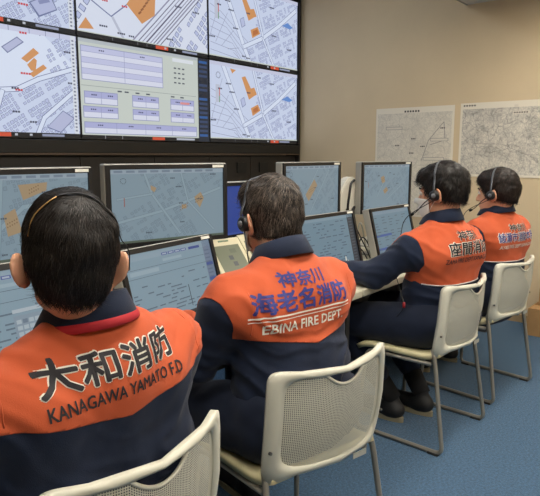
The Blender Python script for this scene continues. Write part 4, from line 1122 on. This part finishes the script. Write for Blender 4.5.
        for k in range(4):
            t_ = k / 3; q = p + d * L * t_ + n * (0.0008 + L * lift * (t_ * 0.5 - t_ * t_ * 0.42)) - (p - cen).normalized() * L * L * t_ * t_ * 4
            ww = w * (1 - t_ * 0.85); cur = (bm.verts.new(q - sd * ww), bm.verts.new(q + n * ww * 0.7), bm.verts.new(q + sd * ww))
            if prev:
                for a_ in (0, 1): bm.faces.new((prev[a_], prev[a_ + 1], cur[a_ + 1], cur[a_])).material_index = mi
            prev = cur
    from_bm('hair', bm, [cfg['hair_mat'], cfg['hair_light']], root, True)
    # ---------------- face mask
    if cfg.get('mask'):
        bt = bvh_of(body.data); b = bmesh.new(); g = []
        for j in range(11):
            row = []
            for i in range(17):
                a = math.radians(-72 + 144 * i / 16); zz = -0.108 + 0.090 * j / 10
                zz = zz * (1 - 0.25 * abs(i / 8 - 1) ** 2) - 0.058 * 0.25 * abs(i / 8 - 1) ** 2
                o = Vector(hp(math.sin(a) * 0.25, 0.02 + math.cos(a) * 0.25, zz)); dr = Vector(hp(0, 0.02, zz)) - o
                loc, nor, _i, _d = bt.ray_cast(o, dr.normalized())
                if loc is None: loc = Vector(hp(math.sin(a) * 0.06, 0.02 + math.cos(a) * 0.07, zz))
                row.append(b.verts.new(loc - dr.normalized() * (0.006 + 0.008 * (1 - abs(i / 8 - 1)))))
            g.append(row)
        for j in range(10):
            for i in range(16): b.faces.new((g[j][i], g[j][i + 1], g[j + 1][i + 1], g[j + 1][i]))
        bmesh.ops.recalc_face_normals(b, faces=b.faces[:]); bmesh.ops.solidify(b, geom=b.faces[:], thickness=0.002)
        mk = from_bm('face_mask', b, mat('mask_white', (222, 220, 214), 0.85), root, True)
        for s in (-1, 1):
            for z_ in (-0.025, -0.085): tube('ear_loop', smooth_path([hp(s * 0.062, 0.045, z_), hp(s * 0.080, 0.012, -0.02 + z_ * 0.3), hp(s * 0.090, -0.02, 0.0 + z_ * 0.2)], 4), 0.0013, mat('mask_white', (222, 220, 214), 0.85), mk, 6)
    # ---------------- headset: a thing of its own
    hs = cfg['headset']; sd = hs['side']
    W2 = root.matrix_world.copy(); rw = Matrix.Translation((*cfg['loc'], 0)) @ Matrix.Rotation(math.radians(cfg['rz']), 4, 'Z')
    t = thing('headset', hs['label'], 'headset', rw @ Vector(hp(sd * 0.10, -0.006, -0.01)), 0, 'operator headsets')
    off = Vector(t.location); wp = lambda x, y, z: (rw @ Vector(hp(x, y, z))) - off
    blk = mat('headset_black', (16, 16, 18), 0.45); bandm = mat('headset_band', (84, 86, 90), 0.35, metal=0.4)
    rx = 0.097 + 0.004 * e; rz_ = 0.127 + 0.006 * e; by = hs.get('by', -0.004); tilt = hs.get('tilt', 0.0)
    pts = []
    for k in range(31):
        a = math.radians(-8 + 196 * k / 30)
        if sd * math.cos(a) < 0 and abs(math.degrees(a) - 90) > hs.get('reach', 62): continue
        z_ = math.sin(a) * rz_ * 1.0 + 0.010; q = Vector(hp(math.cos(a) * rx * 1.5, by + tilt * max(0, math.sin(a)), z_ * 1.5)); c0 = Vector(hp(0, by + tilt * max(0, math.sin(a)), 0.0))
        loc, nor, _i, dd = ht.ray_cast(q, (c0 - q).normalized())
        own = Vector(hp(math.cos(a) * rx, by, z_))
        if loc is None or math.sin(a) < 0.25: pl = own
        else: pl = loc + (q - c0).normalized() * 0.0035
        pts.append((rw @ pl) - off)
    pts = [pts[0]] + [(pts[i - 1] + pts[i] * 2 + pts[i + 1]) / 4 for i in range(1, len(pts) - 1)] + [pts[-1]]
    if hs.get('gilt'):
        tube('headband_tip', [pts[-8], pts[-7], pts[-6], pts[-5], pts[-4], pts[-3], pts[-2], pts[-1]], hs['band'] * 1.15, mat('gilt_wire', (190, 150, 92), 0.35, metal=0.5), t, 8, (0.6, 1.6), tuple(wp(0, 0, 1) - wp(0, 0, 0))); pts = pts[:-7]
    tube('headband', pts, hs.get('band', 0.0032), hs.get('band_mat', bandm), t, 8, (0.6, 1.6), tuple(wp(0, 0, 1) - wp(0, 0, 0)))
    far = pts[-1] if sd > 0 else pts[0]
    if hs.get('tbar', True):
        dirf = (wp(0, 1, 0) - wp(0, 0, 0)).normalized(); tube('temple_bar', [far - dirf * 0.018, far + dirf * 0.018], 0.0065, blk, t, 8)
    ex = hs.get('ear', (0.101, -0.004, -0.010)); ec = wp(sd * ex[0], ex[1], ex[2]); lat = (wp(sd, 0, 0) - wp(0, 0, 0)).normalized()
    er = hs.get('cup', 0.024)
    tube('ear_cup', [ec - lat * 0.010, ec - lat * 0.008, ec + lat * 0.008, ec + lat * 0.014], [er * 0.8, er, er, er * 0.72], blk, t, 20)
    tube('ear_pad', [ec - lat * 0.018, ec - lat * 0.009], [er * 0.86, er * 0.98], mat('foam_black', (12, 12, 13), 0.95), t, 20)
    tube('boom_hub', [ec + lat * 0.012, ec + lat * 0.019], [er * 0.45, er * 0.4], mat('headset_grey', (96, 98, 102), 0.4), t, 12)
    if hs.get('boom', True):
        bp = smooth_path([ec + lat * 0.014, wp(sd * (ex[0] + 0.004), 0.045, -0.040), wp(sd * (ex[0] - 0.004), 0.085, -0.075), wp(sd * 0.075, 0.115, -0.088)], 6)
        mb = tube('microphone_boom', bp, 0.0024, blk, t, 8)
        tube('microphone', [bp[-1], bp[-1] + (bp[-1] - bp[-4]).normalized() * 0.022], [0.006, 0.0075], mat('foam_black', (12, 12, 13), 0.95), t, 10)
    cpts = [ec - Vector((0, 0, er * 0.8))] + [(rw @ Vector(q)) - off for q in hs['cord']]
    tube('cord', smooth_path(cpts, 8), 0.0020, blk, t, 6)
    if hs.get('connector'):
        q = (rw @ Vector(hs['connector'])) - off; tube('cord_connector', [q - Vector((0, 0, 0.012)), q + Vector((0, 0, 0.012))], [0.007, 0.006], mat('connector_red', (170, 40, 44), 0.5), t, 10)
    return root
black_hair = hair_mat('hair_black', (17, 14, 13), (34, 28, 25))
grey_hair = hair_mat('hair_dark_greying', (26, 23, 21), (74, 66, 60))
brown_hair = hair_mat('hair_dark_brown', (20, 15, 13), (44, 33, 27))
hl_black = mat('hair_strand_black', (48, 42, 38), 0.45, spec=0.4); hl_grey = mat('hair_strand_grey', (112, 100, 90), 0.5, spec=0.3); hl_brown = mat('hair_strand_brown', (66, 50, 42), 0.45, spec=0.4)
def world_to(loc, rz, p):
    a = math.radians(-rz); x, y = p[0] - loc[0], p[1] - loc[1]
    return (x * math.cos(a) - y * math.sin(a), x * math.sin(a) + y * math.cos(a), p[2])
LEGS = dict(knee=((-0.13, 0.36, 0.50), (0.13, 0.36, 0.50)), ankle=((-0.13, 0.33, 0.10), (0.13, 0.33, 0.10)), foot_dir=(0, 1, 0))
ARMS = dict(elbow=((-0.25, 0.10, 0.71), (0.25, 0.10, 0.71)), wrist=((-0.14, 0.33, 0.755), (0.14, 0.33, 0.755)), hand_dir=((0.25, 1, -0.05), (-0.25, 1, -0.05)))
WHITE = (232, 228, 216); INK = (30, 28, 34); BLUE = (50, 52, 124)
P1 = ((0.643, 1.065), 3.0); P2 = ((1.380, 1.08), -10.0); P3 = ((2.625, 1.165), -12.0); P4 = ((3.365, 1.155), -13.0)
person(dict(label='nearest operator from behind, orange yoke, red collar trim, black hair', loc=P1[0], rz=P1[1], voxel=0.005, seed=11, lean=-2.0, shift=0.0,
    head=world_to(*P1, (0.605, 0.985, 1.112)), head_rot=(-27, 0, 3), hair_light=hl_black, hair_mat=black_hair, strands=9000, nape=-0.062, ear_out=38, drop=0.02, shoulder=0.228, back=0.115,
    **LEGS, elbow=((-0.26, 0.02, 0.68), (0.265, 0.03, 0.68)), wrist=((-0.16, 0.26, 0.755), (0.16, 0.27, 0.755)), hand_dir=((0.25, 1, -0.05), (-0.25, 1, -0.05)), yoke=(0.842, 0.17, 0.235, 0.45), seam=True, waist=0.12, red_trim=True,
    text=[('大和消防', -0.012, 0.927, 0.060, 0.315, INK, 0.030, (WHITE, 0.035)), ('KANAGAWA YAMATO F.D', -0.010, 0.886, 0.033, 0.315, INK, 0.018, None)],
    headset=dict(label='thin wire headset on the nearest operator with small earpiece at the right ear', side=1, by=-0.052, tilt=-0.012, band=0.0018, gilt=True, band_mat=mat('headset_black', (16, 16, 18), 0.45), reach=70, tbar=False,
        ear=(0.098, 0.014, -0.020), cup=0.013, cord=[(0.10, 0.02, 1.03), (0.12, 0.06, 0.97), (0.13, 0.15, 0.86), (0.12, 0.2, 0.80)])))
person(dict(label='second operator from behind, purple-blue lettering on orange yoke, greying hair, white mask', loc=P2[0], rz=P2[1], voxel=0.005, seed=23, lean=6.0, hunch=0.012,
    head=world_to(*P2, (1.412, 1.155, 1.115)), head_rot=(-4, -4, 0), hair_light=hl_grey, light_strands=0.3, hair_mat=grey_hair, hair_noise=1.4, strands=8000, lift=1.6, mask=True, nape=-0.072,
    hip_w=0.118, knee=((-0.235, 0.34, 0.495), (0.15, 0.36, 0.50)), ankle=((-0.17, 0.33, 0.10), (0.13, 0.33, 0.10)), foot_dir=(0, 1, 0), **ARMS, yoke=(0.762, 0.20, 0.205, 0.42), seam=True,
    text=[('神奈川', -0.026, 0.940, 0.044, 0.16, BLUE, 0.032, None), ('海老名消防', -0.030, 0.876, 0.062, 0.345, BLUE, 0.032, None), ('EBINA FIRE DEPT.', -0.030, 0.816, 0.038, 0.295, WHITE, 0.022, None)],
    rules=[(-0.030, 0.860, 0.365, 0.0045, WHITE), (-0.030, 0.851, 0.365, 0.0025, WHITE)],
    headset=dict(boom=False, label='black headset with grey hub on the second operator\'s left ear', side=-1, by=0.012, tilt=0.015, reach=58, cord=[(-0.10, 0.045, 1.02), (-0.085, 0.06, 0.94), (-0.10, 0.14, 0.82), (-0.1, 0.2, 0.76)])))
person(dict(label='third operator in profile, black lettering on orange yoke, left forearm on the desk', loc=P3[0], rz=P3[1], voxel=0.006, seed=37, lean=-2.0, hunch=0.035,
    head=world_to(*P3, (2.605, 1.105, 1.140)), head_rot=(14, -6, 0), hair_noise=2.0, hair_light=hl_black, hair_mat=black_hair, strands=5000, lift=1.8, mask=True, nape=-0.050, hip_w=0.135, hair_vol=1.6, strand_len=1.2,
    knee=((-0.25, 0.33, 0.495), (0.10, 0.36, 0.50)), ankle=((-0.11, 0.11, 0.12), (0.06, 0.06, 0.12)), foot_dir=(-0.1, 1, 0), hem=0.72,
    elbow=((-0.27, 0.09, 0.765), (0.25, 0.10, 0.73)), wrist=((-0.30, 0.33, 0.755), (0.25, 0.31, 0.755)), hand_dir=((0.0, 1, -0.02), (0.05, 1, -0.02)),
    yoke=(0.738, 0.02, 0.195, 0.25), piping=True,
    text=[('神奈川', 0.02, 0.944, 0.044, 0.16, INK, 0.02, (WHITE, 0.03)), ('座間消防', 0.02, 0.880, 0.062, 0.30, INK, 0.022, (WHITE, 0.035)), ('ZAMA FIRE DEPT KANAGAWA', 0.015, 0.842, 0.030, 0.34, INK, 0.008, None)],
    headset=dict(label='black headset with microphone boom on the third operator\'s left ear', side=-1, reach=60, cord=[(-0.10, 0.06, 1.02), (-0.13, 0.07, 0.93), (-0.20, 0.04, 0.80), (-0.225, -0.02, 0.69), (-0.24, -0.05, 0.63), (-0.245, 0.0, 0.56), (-0.25, 0.08, 0.46)], connector=(-0.238, -0.05, 0.64))))
person(dict(label='farthest operator by the map wall, pale outlined lettering on orange yoke', loc=P4[0], rz=P4[1], voxel=0.0065, seed=51, drop=0.015, lean=-1.5, hunch=0.025,
    head=world_to(*P4, (3.325, 1.09, 1.104)), head_rot=(10, -4, 0), hair_noise=1.3, hair_light=hl_brown, hair_mat=brown_hair, strands=4500, lift=1.4, nape=-0.056, hair_vol=1.2,
    knee=((-0.12, 0.36, 0.50), (0.13, 0.36, 0.50)), ankle=((-0.16, 0.30, 0.10), (0.12, 0.30, 0.10)), foot_dir=(0, 1, 0),
    **ARMS, yoke=(0.755, 0.02, 0.195, 0.25), piping=True,
    text=[('神奈川', 0.0, 0.925, 0.040, 0.15, INK, 0.02, (WHITE, 0.03)), ('綾瀬市消防本部', 0.0, 0.870, 0.054, 0.33, BLUE, 0.016, (WHITE, 0.04)), ('AYASE FIRE DEPT KANAGAWA', 0.0, 0.830, 0.028, 0.32, WHITE, 0.008, None)],
    headset=dict(label='black headset with microphone boom on the farthest operator\'s left ear', side=-1, reach=60, cord=[(-0.10, 0.06, 1.0), (-0.11, 0.09, 0.93), (-0.12, 0.12, 0.86), (-0.12, 0.2, 0.80)])))
